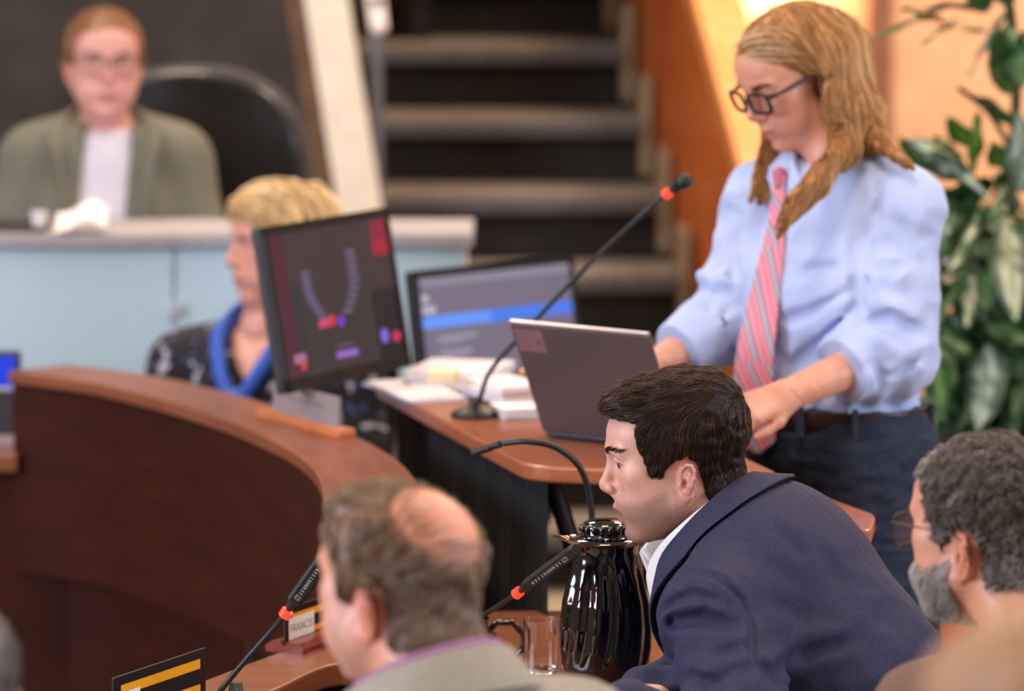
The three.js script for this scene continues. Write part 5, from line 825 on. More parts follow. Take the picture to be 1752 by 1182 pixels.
  sh.post = (x, y, z, d) => {
    d += cr(x, y, z);
    tmp.set(x, y, z).applyMatrix4(Fi); const lx = tmp.x, ly = tmp.y, lz = tmp.z, arm = sstep(0.1, 0.16, Math.abs(lx));
    // flat rolled cuffs
    const a = (x - cL.x) * eCut.x + (y - cL.y) * eCut.y + (z - cL.z) * eCut.z, b = (x - cR.x) * eCutR.x + (y - cR.y) * eCutR.y + (z - cR.z) * eCutR.z;
    if (Math.hypot(x - cL.x, y - cL.y, z - cL.z) < 0.12) d = Math.max(d, a - 0.006); if (Math.hypot(x - cR.x, y - cR.y, z - cR.z) < 0.12) d = Math.max(d, b - 0.006);
    d += fA(x, y, z) * arm + fB(x, y, z) * arm + fC(x, y, z) * arm;
    const low = sstep(-0.12, -0.42, ly), q = noise(lx * 7 + ly * 5, ly * 3 - lx * 3, lz * 5), q2 = noise(lx * 13 - ly * 9 + 7, ly * 6 + lx * 5, lz * 9);
    return d - (1 - arm * 0.6) * low * (0.013 * (ridge(q) - 0.6) + 0.006 * (ridge(q2) - 0.6)) - 0.003 * ridge(q2) * (1 - low);
  };
  const shirtMat = cloth(0xb6c6ec, 0.75);
  wpart('shirt', skinOf(sh, 0.0065, { e: 0.004 }), shirtMat, par);
  const ring = [[0.012, -0.035, 0.075], [0.035, -0.012, 0.065], [0.058, 0.012, 0.02], [0.05, 0.028, -0.025], [0.024, 0.034, -0.05], [0, 0.036, -0.054]];
  wpart('shirt_collar', collar(F, ring, (t) => { const e = Math.abs(t - 0.5) * 2, w = 0.03 + 0.025 * sstep(0.6, 1, e); return [[-0.002, -0.02], [-0.004, 0.012], [0.002, 0.016], [0.008, 0.012], [0.014 + w * 0.3, -w], [0.011 + w * 0.3, -w - 0.003], [0.003, 0.004], [0.002, -0.02]]; }), shirtMat, par);
  // tie laid on the shirt front
  const tieTex = canvasTex(256, 512, (c, w, h) => {
    c.fillStyle = '#e88a98'; c.fillRect(0, 0, w, h); c.save(); c.translate(w / 2, h / 2); c.rotate(1.05);
    for (let i = -6; i < 7; i++) { c.fillStyle = '#b9b4c2'; c.fillRect(-800, i * 104, 1600, 20); c.fillStyle = '#4e4a63'; c.fillRect(-800, i * 104 - 8, 1600, 7); c.fillRect(-800, i * 104 + 20, 1600, 5); c.fillStyle = '#c05a70'; c.fillRect(-800, i * 104 + 52, 1600, 6); }
    c.restore();
  });
  tieTex.wrapS = tieTex.wrapT = THREE.RepeatWrapping;
  const path = [[1334, 300], [1332, 345], [1324, 420], [1306, 520], [1291, 620], [1290, 700], [1296, 775]].map(([px, py]) => { let d = 7.5; for (let i = 0; i < 60; i++) { const p = at(px, py, d), v = sh.eval(p.x, p.y, p.z); if (v < 0.007 || d > 7.97) break; d += Math.max(0.004, v * 0.6); } return at(px, py, d); });
  const cv = new THREE.CatmullRomCurve3(path, false, 'centripetal');
  const side = V(1, 0, 0.55).normalize(), wdt = (t) => 0.011 + 0.026 * sstep(0.06, 0.75, t) - 0.03 * sstep(0.95, 1, t);
  const tie = sweep((t) => { const p = cv.getPoint(t), tg = cv.getTangent(t), s = side.clone().addScaledVector(tg, -side.dot(tg)).normalize(); return { p, out: s, up: V(0, 0, 0).crossVectors(s, tg).normalize() }; }, (t) => { const w = wdt(t); return [[-w, -0.002], [-w, 0.001], [0, 0.004], [w, 0.001], [w, -0.002], [0, -0.001]]; }, 60);
  { const u = tie.attributes.uv, m = 6; for (let i = 0; i < u.count; i++) { const k = i % m, t = Math.floor(i / m) / 60; u.setXY(i, 0.5 + [-1, -1, 0, 1, 1, 0][k] * wdt(t) / 0.08, -t * 3); } }
  wpart('tie', tie, phy(0xffffff, 0.5, { map: tieTex, sheen: 0.3 }), par, 'pink tie with grey diagonal stripes');
  const kn = new Field(); kn.cap(path[0].clone().add(V(0, 0.002, -0.006)), path[0].clone().add(V(0, -0.016, 0)), 0.013, 0.009); wpart('tie_knot', skinOf(kn, 0.004), phy(0xc86a80, 0.5), par);
  // jeans and belt
  const jn = new Field(); jn.ell(pel, [0.172, 0.13, 0.13], 0.05, 0, rotOf(prot)); limb(jn, [hipL, kL, aL], [0.098, 0.07, 0.06], 0.008); limb(jn, [hipR, kR, aR], [0.098, 0.07, 0.06], 0.008); jn.plane(V(0, pel.y + 0.055, 0), V(0, 1, 0));
  jn.post = (x, y, z, d) => d - 0.006 * ridge(noise(x * 9, y * 22, z * 9)) * sstep(0.95, 0.8, y) - 0.003 * noise(x * 20, y * 30, z * 20);
  const denTex = weave([18, 23, 38], [46, 58, 82], 256, 50); denTex.repeat.set(5, 5);
  wpart('jeans', skinOf(jn, 0.008), cloth(0xffffff, 0.9, { map: denTex }), par);
  const ringF = (yy, rx, rz) => (t) => { const a = t * 2 * Math.PI, q = V(Math.cos(a) * rx, yy, Math.sin(a) * rz), out = V(Math.cos(a) / rx, 0, Math.sin(a) / rz).normalize(); return { p: q.applyMatrix4(prot), out: out.transformDirection(prot), up: V(0, 1, 0) }; };
  wpart('belt', sweep(ringF(0.038, 0.166, 0.128), () => [[0, -0.018], [0.004, -0.018], [0.0055, 0], [0.004, 0.018], [0, 0.018]], 72, false), std(0x2a1512, 0.4), par);
  for (const a of [40, 75, 105, 150, 200, 330]) { const q = loc(prot, Math.cos(a * D2R) * 0.176, 0.036, Math.sin(a * D2R) * 0.138), b = box(0.012, 0.055, 0.012, 0, 0, 0, 0.003); b.rotateY(-52 * D2R - a * D2R); b.translate(q.x, q.y, q.z); wpart('belt_loop', b, cloth(0x2a3144), par); }
  for (const a of [aL, aR]) { const f = new Field(); f.cap([a.x + 0.03, 0.045, a.z - 0.03], [a.x - 0.13, 0.034, a.z + 0.1], 0.04, 0.036); f.plane([0, 0.003, 0], [0, -1, 0]); wpart('shoe', skinOf(f, 0.008), shoeMat, par); }
}

// ===== balding man seen from behind =====
{
  const par = thing('person', 'balding man in grey tweed jacket seen from behind, grey brown hair', 'person', V(-0.1, 0, -5.45));
  const H = pose(at(690, 1003, 5.5), -134, 6, 2, 1.02), N = at(752, 1192, 5.44), F = pose(N, -140, 12, 0);
  const region = poly2([[140, 170], [140, 104], [86, 88], [66, 60], [52, 42], [42, 14], [34, -10], [22, -14], [12, 2], [-4, 12], [-20, 14], [-32, 4], [-36, -30], [-38, -58], [-60, -70], [-150, -60], [-150, 170]].map(([a, b]) => [a / 1000, b / 1000]));
  const bd0 = V(0.0, 0.64, -0.77).normalize(), bald = (x, y, z) => { const q = V(x, y - 0.035, z + 0.008), l = q.length(); return Math.acos(clamp(q.dot(bd0) / l, -1, 1)) / D2R; };
  const o = { skin: 0xdb9c80, blush: 0xc8694f, lip: 0xa86860, fat: 0.8, jaw: 1.04, earSize: 1.15, stubble: 0x9b8c88, stubbleMix: 0.25, browColour: 0x8d8480, brows: 320, hairMask: (x, y, z) => region(z / 1000, y / 1000) < -0.002 && bald(x / 1000, y / 1000, z / 1000) > 44 + 5 * noise(x * 0.05, y * 0.05, z * 0.05), scalp: 0x6a5142, scalpMix: 0.6 };
  const { f: hf0, surf } = headOn(par, H, o, N); surf.applyMatrix4(H);
  const pel = at(790, 1900, 5.4), bd = { sh: 0.19, shy: -0.085, w: 1.1, dp: 1.15, pelvis: V(pel.x, 0.6, pel.z) }; bd.pelvisRot = rotOf(F);
  const sL = loc(F, 0.19, -0.09, 0), sR = loc(F, -0.19, -0.09, 0), eL = loc(F, 0.24, -0.34, 0.14), eR = loc(F, -0.24, -0.34, 0.14), wL = loc(F, 0.12, -0.33, 0.36), wR = loc(F, -0.12, -0.33, 0.36);
  const body = new Field(); trunk(body, F, bd, -0.012); limb(body, [sL, eL, wL], [0.052, 0.043, 0.03]); limb(body, [sR, eR, wR], [0.052, 0.043, 0.03]); seatLegs(body, bd.pelvis, -140, [0.08, 0.06, 0.04], 0);
  const sc = () => lin(o.skin), hm = (w, e) => { const z = w.clone().sub(e).normalize(), y = V(0, 1, 0), x = V(0, 0, 0).crossVectors(y, z).normalize(); y.crossVectors(z, x); return new THREE.Matrix4().makeBasis(x, y, z).setPosition(w.x, w.y, w.z); };
  wpart('body', join([surf, skinOf(body, 0.014, { colour: sc }), handGeo(hm(wL, eL), [15, 20], sc), handGeo(hm(wR, eR), [15, 20], sc)]), skinMat, par);
  const vol = new Field(); vol.ell(K(0, 41, -9), K(81, 80, 104), 0.02); vol.ell(K(0, 96, 52), K(52, 24, 40), 0.03);
  vol.post = (x, y, z, d) => { const a = Math.min(d, hf0.eval(x, y, z) - 0.004) + 0.003 * noise(x * 30, y * 30, z * 30), b = Math.max(region(z, y), (44 + 5 * noise(x * 26, y * 26, z * 26) - bald(x, y, z)) * 0.0013), h = Math.max(0.01 - Math.abs(a - b), 0); return Math.max(a, b) + h * h / 0.04; };
  const hs = skinOf(vol, 0.004, { lo: K(-95, -85, -130), hi: K(95, 140, 110), colour: (x, y, z) => mix3(lin(0x553b29), lin(0x84664a), 0.5 + 0.5 * noise(x * 40, y * 40, z * 40)) });
  const grey = (x, y, z, t) => mix3(mix3(lin(0x523826), lin(0x8f6d4c), t), lin(0xc8bdb0), (z < -0.05 && y < 0.05 ? 0.35 : 0.1) * (t > 0.5 ? 1 : 0.3));
  const st = strands(vol, hs, { count: 5200, segs: 6, r: 0.0008, len: (x, y) => y > 0.02 ? 0.045 : 0.026, lift: (t, q) => 0.0004 + 0.003 * t * q, flow: (x, y, z) => y > 0.09 ? [-0.5, 0, 0.4] : [x * 2, -0.08, z > 0 ? -0.02 : 0.05], colour: grey, wave: 0.3 });
  const thin = strands(hf0, skinOf(hf0, 0.006), { count: 360, segs: 6, r: 0.0004, len: () => 0.04, lift: (t) => 0.0012 + 0.001 * t, keep: (x, y, z) => region(z, y) < 0 && bald(x, y, z) > 30 && bald(x, y, z) < 52, flow: () => [-0.8, -0.1, 0.25], colour: grey, wave: 0.2 });
  const hg = join([hs, st, thin]); hg.applyMatrix4(H); wpart('hair', hg, hairMat, par);
  const jk = new Field(); trunk(jk, F, bd, 0.016); limb(jk, [sL, eL, wL], [0.062, 0.058, 0.042], 0.012, 0.03); limb(jk, [sR, eR, wR], [0.062, 0.058, 0.042], 0.012, 0.03); jk.plane(loc(F, 0, 0.02, 0), V(0, 1, 0.15).normalize().transformDirection(F), 0.02); jk.plane(V(0, 0.52, 0), V(0, -1, 0));
  jk.post = (x, y, z, d) => d + 0.003 * noise(x * 8, y * 8, z * 8);
  wpart('jacket', skinOf(jk, 0.009), tweedMat, par);
  const ring = [[0.03, -0.16, 0.15], [0.06, -0.06, 0.12], [0.085, 0.0, 0.07], [0.088, 0.022, 0.01], [0.066, 0.036, -0.05], [0.03, 0.042, -0.073], [0, 0.043, -0.078]];
  wpart('jacket_collar', collar(F, ring, () => [[0, -0.03], [-0.003, 0.006], [0.001, 0.012], [0.008, 0.01], [0.04, -0.04], [0.037, -0.044], [0.008, -0.008], [0.004, -0.03]], 60), tweedMat, par);
  const ring2 = ring.map(([x, y, z]) => [x * 0.93, y + 0.012, z * 0.95 - 0.0]);
  wpart('shirt_collar', collar(F, ring2, () => [[-0.002, -0.04], [-0.004, 0.004], [0, 0.008], [0.004, 0.004], [0.006, -0.03], [0.001, -0.04]], 60), cloth(0x9a6a90, 0.7), par, 'mauve shirt collar');
  const tr = new Field(); seatLegs(tr, bd.pelvis, -140, [0.095, 0.075, 0.055], 0.008); tr.ell(bd.pelvis, [0.2, 0.13, 0.16], 0.05, 0, rotOf(F)); wpart('trousers', skinOf(tr, 0.014), darkTrouser, par); shoes(par, bd.pelvis, -140, shoeMat);
  swivelChair('black swivel chair under the balding man', bd.pelvis, -140);
}

// ===== bearded man with glasses at the right =====
{
  const par = thing('person', 'grey bearded man with thin framed glasses seen from behind at the right edge', 'person', V(0.75, 0, -6.1));
  const H = pose(at(1690, 912, 6.15), -133, 4, 0, 1.02), N = at(1760, 1085, 6.1), F = pose(N, -140, 12, 0);
  const region = poly2([[140, 170], [140, 104], [84, 92], [62, 74], [48, 60], [44, 30], [36, 4], [26, -14], [14, -8], [10, 4], [-4, 12], [-20, 14], [-32, 4], [-36, -30], [-40, -58], [-60, -68], [-150, -60], [-150, 170]].map(([a, b]) => [a / 1000, b / 1000]));
  const beard = (x, y, z) => y < -34 + Math.max(0, 40 - z) * 0.35 && y > -125 && z > 10 && !(Math.abs(x) < 24 && Math.abs(y + 58) < 8 && z > 80);
  const o = { skin: 0xdb9c7c, blush: 0xc46a50, lip: 0xa86860, jaw: 1.02, fat: 0.2, stubble: 0x9a9088, stubbleMix: 0.7, browColour: 0x6a625c, brows: 320, hairMask: (x, y, z) => region(z / 1000, y / 1000) < -0.002, scalp: 0x4d453e };
  const { f: hf0, surf } = headOn(par, H, o, N); surf.applyMatrix4(H);
  const pel = V(N.x + 0.12, 0.58, N.z + 0.02), bd = { sh: 0.18, shy: -0.085, pelvis: pel, pelvisRot: rotOf(F) };
  const sL = loc(F, 0.185, -0.09, 0), sR = loc(F, -0.185, -0.09, 0), eL = loc(F, 0.23, -0.34, 0.1), eR = loc(F, -0.23, -0.34, 0.1), wL = loc(F, 0.12, -0.33, 0.32), wR = loc(F, -0.12, -0.33, 0.32);
  const body = new Field(); trunk(body, F, bd, -0.012); limb(body, [sL, eL, wL], [0.052, 0.043, 0.03]); limb(body, [sR, eR, wR], [0.052, 0.043, 0.03]); seatLegs(body, pel, -140, [0.08, 0.06, 0.04], 0);
  const sc = () => lin(o.skin), hm = (w, e) => { const z = w.clone().sub(e).normalize(), y = V(0, 1, 0), x = V(0, 0, 0).crossVectors(y, z).normalize(); y.crossVectors(z, x); return new THREE.Matrix4().makeBasis(x, y, z).setPosition(w.x, w.y, w.z); };
  wpart('body', join([surf, skinOf(body, 0.014, { colour: sc }), handGeo(hm(wL, eL), [15, 20], sc), handGeo(hm(wR, eR), [15, 20], sc)]), skinMat, par);
  const vol = new Field(); vol.ell(K(0, 44, -8), K(83, 84, 105), 0.02);
  vol.post = (x, y, z, d) => { const a = Math.min(d, hf0.eval(x, y, z) - 0.004) + 0.004 * noise(x * 45, y * 45, z * 45), b = region(z, y) + 0.002 * noise(x * 80, y * 80, z * 80), h = Math.max(0.008 - Math.abs(a - b), 0); return Math.max(a, b) + h * h / 0.032; };
  const hs = skinOf(vol, 0.004, { lo: K(-100, -85, -130), hi: K(100, 145, 112), colour: (x, y, z) => mix3(lin(0x2e2620), lin(0x564a40), 0.5 + 0.5 * noise(x * 50, y * 50, z * 50)) });
  const grey = (x, y, z, t) => mix3(mix3(lin(0x2a221c), lin(0x6e6052), t), lin(0xc4beb6), (y < 0.02 || z > 0.045 ? 0.5 : 0.1) * (t > 0.45 ? 1 : 0.2));
  const st = strands(vol, hs, { count: 6500, segs: 6, r: 0.0007, len: (x, y) => y > 0.03 ? 0.03 : 0.017, lift: (t, q) => 0.0005 + 0.007 * t * q, flow: (x, y, z, a, b, c, t) => [noise(x * 50, y * 50, z * 50) * 1.2, -0.4 + noise(x * 50 + 9, y * 50, z * 50), 0.3 + noise(x * 50, y * 50 + 9, z * 50)], colour: grey, wave: 0.9 });
  const hg = join([hs, st]); hg.applyMatrix4(H); wpart('hair', hg, hairMat, par);
  const bs = strands(hf0, skinOf(hf0, 0.005), { count: 3200, segs: 4, r: 0.0006, len: () => 0.015, lift: (t, q) => 0.0005 + 0.009 * t, keep: (x, y, z) => beard(x * 1000, y * 1000, z * 1000), flow: (x, y, z) => [noise(x * 60, y * 60, z * 60), -1.2, 0.4], colour: (x, y, z, t) => mix3(lin(0x8c827a), lin(0xf0ece6), t), wave: 0.5 });
  bs.applyMatrix4(H); wpart('beard', bs, hairMat, par);
  spectacles(par, H, { r: 0.0011, hw: 0.026, hh: 0.021, y: 0.006, z: 0.117, mat: std(0x4a3a34, 0.35, { metalness: 0.6 }), temple: std(0x4e3a30, 0.3), label: 'thin wire framed glasses' });
  const jk = new Field(); trunk(jk, F, bd, 0.014); limb(jk, [sL, eL, wL], [0.06, 0.056, 0.04], 0.01, 0.03); limb(jk, [sR, eR, wR], [0.06, 0.056, 0.04], 0.01, 0.03); jk.plane(loc(F, 0, 0.0, 0), V(0, 1, 0.15).normalize().transformDirection(F), 0.02); jk.plane(V(0, 0.5, 0), V(0, -1, 0)); jk.post = (x, y, z, d) => d + 0.003 * noise(x * 8, y * 8, z * 8);
  wpart('jumper', skinOf(jk, 0.012), cloth(0x6d5344, 0.9), par);
  const tr = new Field(); seatLegs(tr, pel, -140, [0.095, 0.075, 0.055], 0.008); tr.ell(pel, [0.185, 0.12, 0.14], 0.05, 0, rotOf(F)); wpart('trousers', skinOf(tr, 0.014), darkTrouser, par); shoes(par, pel, -140, shoeMat);
  swivelChair('black swivel chair under the bearded man', pel, -140, 0.24);
}

// ===== woman in the sage blazer behind the glass dais =====
{
  const par = thing('person', 'woman in sage green blazer and white top seated behind the glass dais', 'person', V(-0.9, 0.32, -10.5));
  const H = pose(at(178, 112, 10.4), 10, 2, -2, 1.02), N = at(180, 208, 10.45), F = pose(N, 4, 4, 0);
  const region = poly2([[140, 170], [108, 108], [84, 88], [66, 74], [48, 52], [38, 18], [24, -6], [8, 4], [-8, 10], [-30, 0], [-44, -54], [-150, -40], [-150, 170]].map(([a, b]) => [a / 1000, b / 1000]));
  const o = { cell: 0.004, skin: 0xe2aa9c, blush: 0xd07a70, lip: 0xb8605e, fem: 1, jaw: 1, fat: 0.3, iris: 0x4d5a60, browColour: 0x7a5a44, brows: 260, hairMask: (x, y, z) => region(z / 1000, y / 1000) < 0, scalp: 0x8a6248 };
  const { f: hf0, surf } = headOn(par, H, o, N); surf.applyMatrix4(H);
  const pel = V(N.x, 0.92, N.z), bd = { sh: 0.15, shy: -0.075, shr: 0.052, w: 1.1, dp: 1, bust: true, pelvis: pel, pelvisRot: rotOf(F) };
  const sL = loc(F, 0.165, -0.1, 0), sR = loc(F, -0.165, -0.1, 0), eL = loc(F, 0.225, -0.36, 0.1), eR = loc(F, -0.225, -0.36, 0.1), wL = loc(F, 0.1, -0.37, 0.26), wR = loc(F, -0.1, -0.37, 0.26);
  const body = new Field(); trunk(body, F, bd, -0.012); limb(body, [sL, eL, wL], [0.048, 0.042, 0.028]); limb(body, [sR, eR, wR], [0.048, 0.042, 0.028]); seatLegs(body, pel, 4, [0.08, 0.06, 0.04], 0, 0.32, 0.34);
  const sc = () => lin(o.skin), hm = (w, e) => { const z = w.clone().sub(e).normalize(), y = V(0, 1, 0), x = V(0, 0, 0).crossVectors(y, z).normalize(); y.crossVectors(z, x); return new THREE.Matrix4().makeBasis(x, y, z).setPosition(w.x, w.y, w.z); };
  wpart('body', join([surf, skinOf(body, 0.014, { colour: sc }), handGeo(hm(wL, eL), [15, 20], sc), handGeo(hm(wR, eR), [15, 20], sc)]), skinMat, par);
  const vol = new Field(); vol.ell(K(0, 44, -12), K(81, 82, 104), 0.02).ell(K(0, 60, -105), K(34, 34, 30), 0.02);
  vol.post = (x, y, z, d) => { const a = Math.min(d, hf0.eval(x, y, z) - 0.004), b = z < -0.09 ? -1 : region(z, y), h = Math.max(0.008 - Math.abs(a - b), 0); return Math.max(a, b) + h * h / 0.032; };
  const hs = skinOf(vol, 0.006, { lo: K(-95, -90, -150), hi: K(95, 145, 112), colour: (x, y, z) => mix3(lin(0x7a4f34), lin(0xa87850), 0.5 + 0.5 * noise(x * 50, y * 8, z * 8)) });
  const st = strands(vol, hs, { count: 2200, segs: 5, r: 0.001, len: () => 0.06, lift: (t, q) => 0.0005 + 0.002 * q, flow: (x, y, z) => [x, 0.05, -0.12], colour: (x, y, z, t) => mix3(lin(0x6f472e), lin(0xb98a5c), t) });
  const hg = join([hs, st]); hg.applyMatrix4(H); wpart('hair', hg, hairMat, par);
  spectacles(par, H, { r: 0.0016, hw: 0.025, hh: 0.02, y: 0.01, z: 0.112, mat: std(0x5a4038, 0.35), label: 'light brown framed glasses' });
  const top = new Field(); trunk(top, F, bd, 0.004); top.plane(loc(F, 0, -0.005, 0), V(0, 1, 0.15).normalize().transformDirection(F), 0.01); top.plane(V(0, 0.95, 0), V(0, -1, 0)); wpart('top', skinOf(top, 0.012), cloth(0xd6d0da, 0.8), par);
  const jk = new Field(); trunk(jk, F, bd, 0.02); limb(jk, [sL, eL, wL], [0.058, 0.056, 0.042], 0.016, 0.03); limb(jk, [sR, eR, wR], [0.058, 0.056, 0.042], 0.016, 0.03); jk.plane(loc(F, 0, 0.01, 0), V(0, 1, 0.15).normalize().transformDirection(F), 0.02); jk.plane(V(0, 0.9, 0), V(0, -1, 0));
  const Fi = F.clone().invert(), tmp = V(0, 0, 0); jk.post = (x, y, z, d) => { tmp.set(x, y, z).applyMatrix4(Fi); if (tmp.z > 0.0) d = Math.max(d, 0.052 + 0.03 * sstep(-0.15, -0.4, tmp.y) - Math.abs(tmp.x - 0.1 * (tmp.y + 0.1))); else d = Math.max(d, 0.055 - Math.hypot(tmp.x, tmp.z) - (tmp.y < -0.03 ? 1 : 0)); return d + 0.004 * noise(x * 7, y * 7, z * 7) * sstep(-0.1, -0.2, tmp.y); };
  const sage = cloth(0x716f60, 0.85); wpart('blazer', skinOf(jk, 0.009), sage, par);
  const ring = [[0.075, -0.34, 0.155], [0.07, -0.2, 0.15], [0.078, -0.06, 0.1], [0.082, 0.0, 0.04], [0.06, 0.02, -0.04], [0.03, 0.026, -0.06], [0, 0.026, -0.064]];
  wpart('lapel', collar(F, ring, (t) => { const b = Math.abs(t - 0.5) * 2, w = 0.03 + 0.03 * sstep(0.3, 0.7, b); return [[0, -0.02], [0, 0.008], [0.006, 0.01], [w, -0.005], [w, -0.012], [0.006, -0.01]]; }, 60), sage, par);
  const tr = new Field(); seatLegs(tr, pel, 4, [0.095, 0.075, 0.055], 0.008, 0.32, 0.34); tr.ell(pel, [0.185, 0.12, 0.14], 0.05, 0, rotOf(F)); wpart('trousers', skinOf(tr, 0.014), cloth(0x1f3436, 0.9), par); shoes(par, pel, 4, shoeMat, 0.32, 0.34);
}

// ===== blonde woman behind the monitors =====
{
  const par = thing('person', 'blonde woman in black patterned top and blue scarf seated behind the screen', 'person', V(-0.5, 0, -9.65));
  const H = pose(at(480, 426, 9.6), -66, 2, 0, 1), N = at(455, 560, 9.62), F = pose(N, -22, 4, 0), Hi = H.clone().invert();
  const region = poly2([[140, 170], [110, 86], [86, 64], [66, 44], [46, 26], [34, 0], [30, -40], [10, -90], [-30, -120], [-200, -120], [-200, 170]].map(([a, b]) => [a / 1000, b / 1000]));
  const o = { cell: 0.004, skin: 0xdfa590, blush: 0xd07a70, lip: 0xb85a60, fem: 1, jaw: 1, fat: 0.5, iris: 0x4a5a66, browColour: 0x7a5f48, brows: 240, hairMask: (x, y, z) => region(z / 1000, y / 1000) < 0 && y > 0, scalp: 0x9a7c58 };
  const { f: hf0, surf } = headOn(par, H, o, N); surf.applyMatrix4(H);
  const pel = V(N.x, 0.58, N.z), bd = { sh: 0.175, shy: -0.085, w: 1.12, dp: 1.05, bust: true, pelvis: pel, pelvisRot: rotOf(F) };
  const sL = loc(F, 0.185, -0.095, 0), sR = loc(F, -0.185, -0.095, 0), eL = loc(F, 0.24, -0.33, 0.08), eR = loc(F, -0.24, -0.33, 0.08), wL = loc(F, 0.12, -0.36, 0.26), wR = loc(F, -0.12, -0.36, 0.26);
  const body = new Field(); trunk(body, F, bd, -0.012); limb(body, [sL, eL, wL], [0.048, 0.042, 0.028]); limb(body, [sR, eR, wR], [0.048, 0.042, 0.028]); seatLegs(body, pel, -22, [0.08, 0.06, 0.04], 0);
  const sc = () => lin(o.skin), hm = (w, e) => { const z = w.clone().sub(e).normalize(), y = V(0, 1, 0), x = V(0, 0, 0).crossVectors(y, z).normalize(); y.crossVectors(z, x); return new THREE.Matrix4().makeBasis(x, y, z).setPosition(w.x, w.y, w.z); };
  wpart('body', join([surf, skinOf(body, 0.012, { colour: sc }), handGeo(hm(wL, eL), [15, 20], sc), handGeo(hm(wR, eR), [15, 20], sc)]), skinMat, par);
  const vol = new Field(); vol.ell(K(0, 46, -12), K(90, 90, 108), 0.02).ell(K(0, 10, -55), K(92, 110, 72), 0.03).ell(K(0, 88, 46), K(70, 38, 56), 0.03);
  for (const s of [-1, 1]) vol.cap(K(s * 72, 50, 20), K(s * 74, -60, -4), 0.03, 0.018, 0.03);
  vol.post = (x, y, z, d) => { const a = d + 0.009 * noise(x * 14, y * 9, z * 14) + 0.005 * noise(x * 34, y * 14, z * 34), b = region(z, y) + 0.008 * noise(x * 30, y * 30, z * 30), h = Math.max(0.01 - Math.abs(a - b), 0); return Math.max(a, b) + h * h / 0.04; };
  const hs = skinOf(vol, 0.006, { colour: (x, y, z) => mix3(lin(0xb88448), lin(0xeec88e), 0.5 + 0.5 * noise(x * 40, y * 7, z * 30)) });
  const st = strands(vol, hs, { count: 2600, segs: 6, r: 0.0014, len: () => 0.08, lift: (t, q) => 0.001 + 0.004 * q, flow: (x, y, z) => y > 0.06 ? [x * 4 + 0.1, -0.1, -0.25] : [0, -1, -0.1], colour: (x, y, z, t) => mix3(lin(0xa87838), lin(0xffe2ae), t), wave: 0.35 });
  const hg = join([hs, st]); hg.applyMatrix4(H); wpart('hair', hg, hairMat, par);
  const topTex = dataTex(256, (u, v) => { const n = noise(u * 7, v * 7, 3) + 0.5 * noise(u * 16, v * 16, 9), m = noise(u * 10 + 5, v * 10, 7); return n > 0.62 ? [186, 184, 196] : m > 0.66 ? [70, 82, 128] : [30, 26, 34]; }); topTex.repeat.set(3, 3);
  const tp = new Field(); trunk(tp, F, bd, 0.012); limb(tp, [sL, eL, wL], [0.056, 0.054, 0.042], 0.014, 0.03); limb(tp, [sR, eR, wR], [0.056, 0.054, 0.042], 0.014, 0.03); tp.plane(loc(F, 0, 0.005, 0), V(0, 1, 0.15).normalize().transformDirection(F), 0.02); tp.plane(V(0, 0.5, 0), V(0, -1, 0));
  const Fi = F.clone().invert(), tmp = V(0, 0, 0); tp.post = (x, y, z, d) => { tmp.set(x, y, z).applyMatrix4(Fi); if (tmp.z > 0.02) d = Math.max(d, 0.058 * sstep(-0.12, 0.0, tmp.y) - Math.abs(tmp.x) - (tmp.y < -0.12 ? 1 : 0)); return d + 0.003 * noise(x * 8, y * 8, z * 8); };
  wpart('top', skinOf(tp, 0.009), cloth(0xffffff, 0.85, { map: topTex }), par);
  const ring = [[0.01, -0.12, 0.15], [0.038, -0.065, 0.12], [0.06, -0.015, 0.07], [0.064, 0.015, 0.0], [0.04, 0.03, -0.05], [0, 0.034, -0.06]];
  wpart('scarf', collar(F, ring, () => [[0, -0.03], [-0.004, 0.0], [0.002, 0.024], [0.014, 0.022], [0.034, 0], [0.03, -0.03]], 60), cloth(0x2f5fc8, 0.6), par, 'bright blue scarf');
  const kn = new Field(); kn.cap(loc(F, -0.02, -0.12, 0.155), loc(F, 0.02, -0.125, 0.158), 0.024, 0.02, 0.02).cap(loc(F, 0, -0.13, 0.158), loc(F, -0.03, -0.2, 0.16), 0.022, 0.036, 0.02); wpart('scarf_knot', skinOf(kn, 0.008), cloth(0x2f5fc8, 0.6), par);
  const tr = new Field(); seatLegs(tr, pel, -22, [0.095, 0.075, 0.055], 0.008); tr.ell(pel, [0.19, 0.12, 0.15], 0.05, 0, rotOf(F)); wpart('trousers', skinOf(tr, 0.014), darkTrouser, par); shoes(par, pel, -22, shoeMat);
  swivelChair('black swivel chair under the blonde woman', pel, -22, 0.4);
}

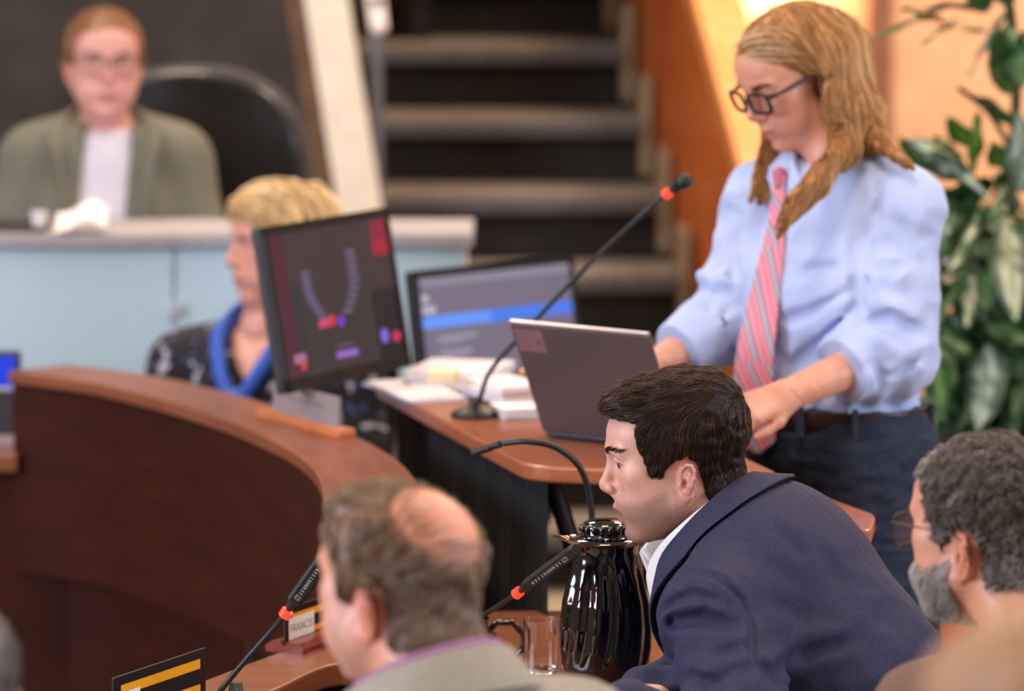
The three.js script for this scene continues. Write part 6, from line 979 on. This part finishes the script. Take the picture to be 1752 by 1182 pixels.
// ===== people at the edge of the frame: one near the lens, one at the lower left =====
function edgePerson(label, Hpos, yaw, base, opt) {
  const par = thing('person', label, 'person', V(base.x, 0, base.z));
  const H = pose(Hpos, yaw, 5, 0, 1), N = V(Hpos.x - Math.sin(yaw * D2R) * 0.05, Hpos.y - 0.17, Hpos.z - Math.cos(yaw * D2R) * 0.05), F = pose(N, yaw, 8, 0);
  const region = poly2([[140, 170], [140, 104], [84, 92], [62, 74], [46, 46], [38, 8], [26, -10], [10, 4], [-18, 14], [-32, 4], [-40, -58], [-60, -68], [-150, -60], [-150, 170]].map(([a, b]) => [a / 1000, b / 1000]));
  const o = { cell: 0.004, skin: opt.skin, browColour: opt.h0, brows: 200, hairMask: (x, y, z) => region(z / 1000, y / 1000) < -0.002, scalp: opt.h0, scalpMix: opt.thin ?? 0.85 };
  const { f: hf0, surf } = headOn(par, H, o, N); surf.applyMatrix4(H);
  const pel = V(N.x - Math.sin(yaw * D2R) * 0.06, 0.56, N.z - Math.cos(yaw * D2R) * 0.06), bd = { sh: 0.185, shy: -0.09, pelvis: pel, pelvisRot: rotOf(F) };
  const sL = loc(F, 0.19, -0.095, 0), sR = loc(F, -0.19, -0.095, 0), eL = loc(F, 0.23, -0.36, 0.08), eR = loc(F, -0.23, -0.36, 0.08), wL = loc(F, 0.12, -0.42, 0.28), wR = loc(F, -0.12, -0.42, 0.28);
  const body = new Field(); trunk(body, F, bd, -0.012); limb(body, [sL, eL, wL], [0.05, 0.042, 0.03]); limb(body, [sR, eR, wR], [0.05, 0.042, 0.03]); seatLegs(body, pel, yaw, [0.08, 0.06, 0.04], 0);
  const sc = () => lin(opt.skin), hm = (w, e) => { const z = w.clone().sub(e).normalize(), y = V(0, 1, 0), x = V(0, 0, 0).crossVectors(y, z).normalize(); y.crossVectors(z, x); return new THREE.Matrix4().makeBasis(x, y, z).setPosition(w.x, w.y, w.z); };
  wpart('body', join([surf, skinOf(body, 0.014, { colour: sc }), handGeo(hm(wL, eL), [15, 20], sc), handGeo(hm(wR, eR), [15, 20], sc)]), skinMat, par);
  const vol = new Field(); vol.ell(K(0, 42, -8), K(80, 81, 103), 0.02);
  vol.post = (x, y, z, d) => { const a = Math.min(d, hf0.eval(x, y, z) - 0.003) + 0.002 * noise(x * 30, y * 30, z * 30), b = region(z, y), h = Math.max(0.008 - Math.abs(a - b), 0); return Math.max(a, b) + h * h / 0.032; };
  const hs = skinOf(vol, 0.006, { lo: K(-95, -85, -130), hi: K(95, 140, 112), colour: (x, y, z) => mix3(lin(opt.h0), lin(opt.h1), 0.5 + 0.5 * noise(x * 50, y * 50, z * 50)) });
  const st = strands(vol, hs, { count: 2200, segs: 4, r: 0.0009, len: () => 0.025, lift: (t, q) => 0.0005 + 0.004 * q * t, flow: (x, y, z) => [x, y > 0.08 ? 0 : -0.1, 0.08], colour: (x, y, z, t) => mix3(lin(opt.h0), lin(opt.h1), t), wave: 0.3 });
  const hg = join([hs, st]); hg.applyMatrix4(H); wpart('hair', hg, hairMat, par);
  const jk = new Field(); trunk(jk, F, bd, 0.014); limb(jk, [sL, eL, wL], [0.06, 0.056, 0.04], 0.01, 0.03); limb(jk, [sR, eR, wR], [0.06, 0.056, 0.04], 0.01, 0.03); jk.plane(loc(F, 0, 0.01, 0), V(0, 1, 0.15).normalize().transformDirection(F), 0.02); jk.plane(V(0, 0.5, 0), V(0, -1, 0));
  wpart('jacket', skinOf(jk, 0.014), cloth(opt.coat, 0.9), par);
  const tr = new Field(); seatLegs(tr, pel, yaw, [0.095, 0.075, 0.055], 0.008); tr.ell(pel, [0.185, 0.12, 0.14], 0.05, 0, rotOf(F)); wpart('trousers', skinOf(tr, 0.014), darkTrouser, par); shoes(par, pel, yaw, shoeMat);
  swivelChair(opt.chair, pel, yaw);
}
{ const p = at(1790, 1330, 3.3); edgePerson('blurred brown haired person close to the lens in the lower right corner', p, -160, p, { skin: 0xd9a080, h0: 0xb98a66, h1: 0xe2b88e, coat: 0x3a3230, chair: 'black swivel chair under the blurred person in the lower right' }); }
{ const p = at(-108, 1205, 5.0); edgePerson('grey haired person cut off by the left edge, low in the corner', p, -150, p, { skin: 0xc89078, h0: 0x3c3834, h1: 0x8a847c, coat: 0x2a2a30, chair: 'black swivel chair under the person at the left edge' }); }
scene.traverse((o) => { if (o.isMesh) o.castShadow = o.receiveShadow = true; if (o.isLight && o.shadow) o.castShadow = true; });
renderer.render(scene, camera);
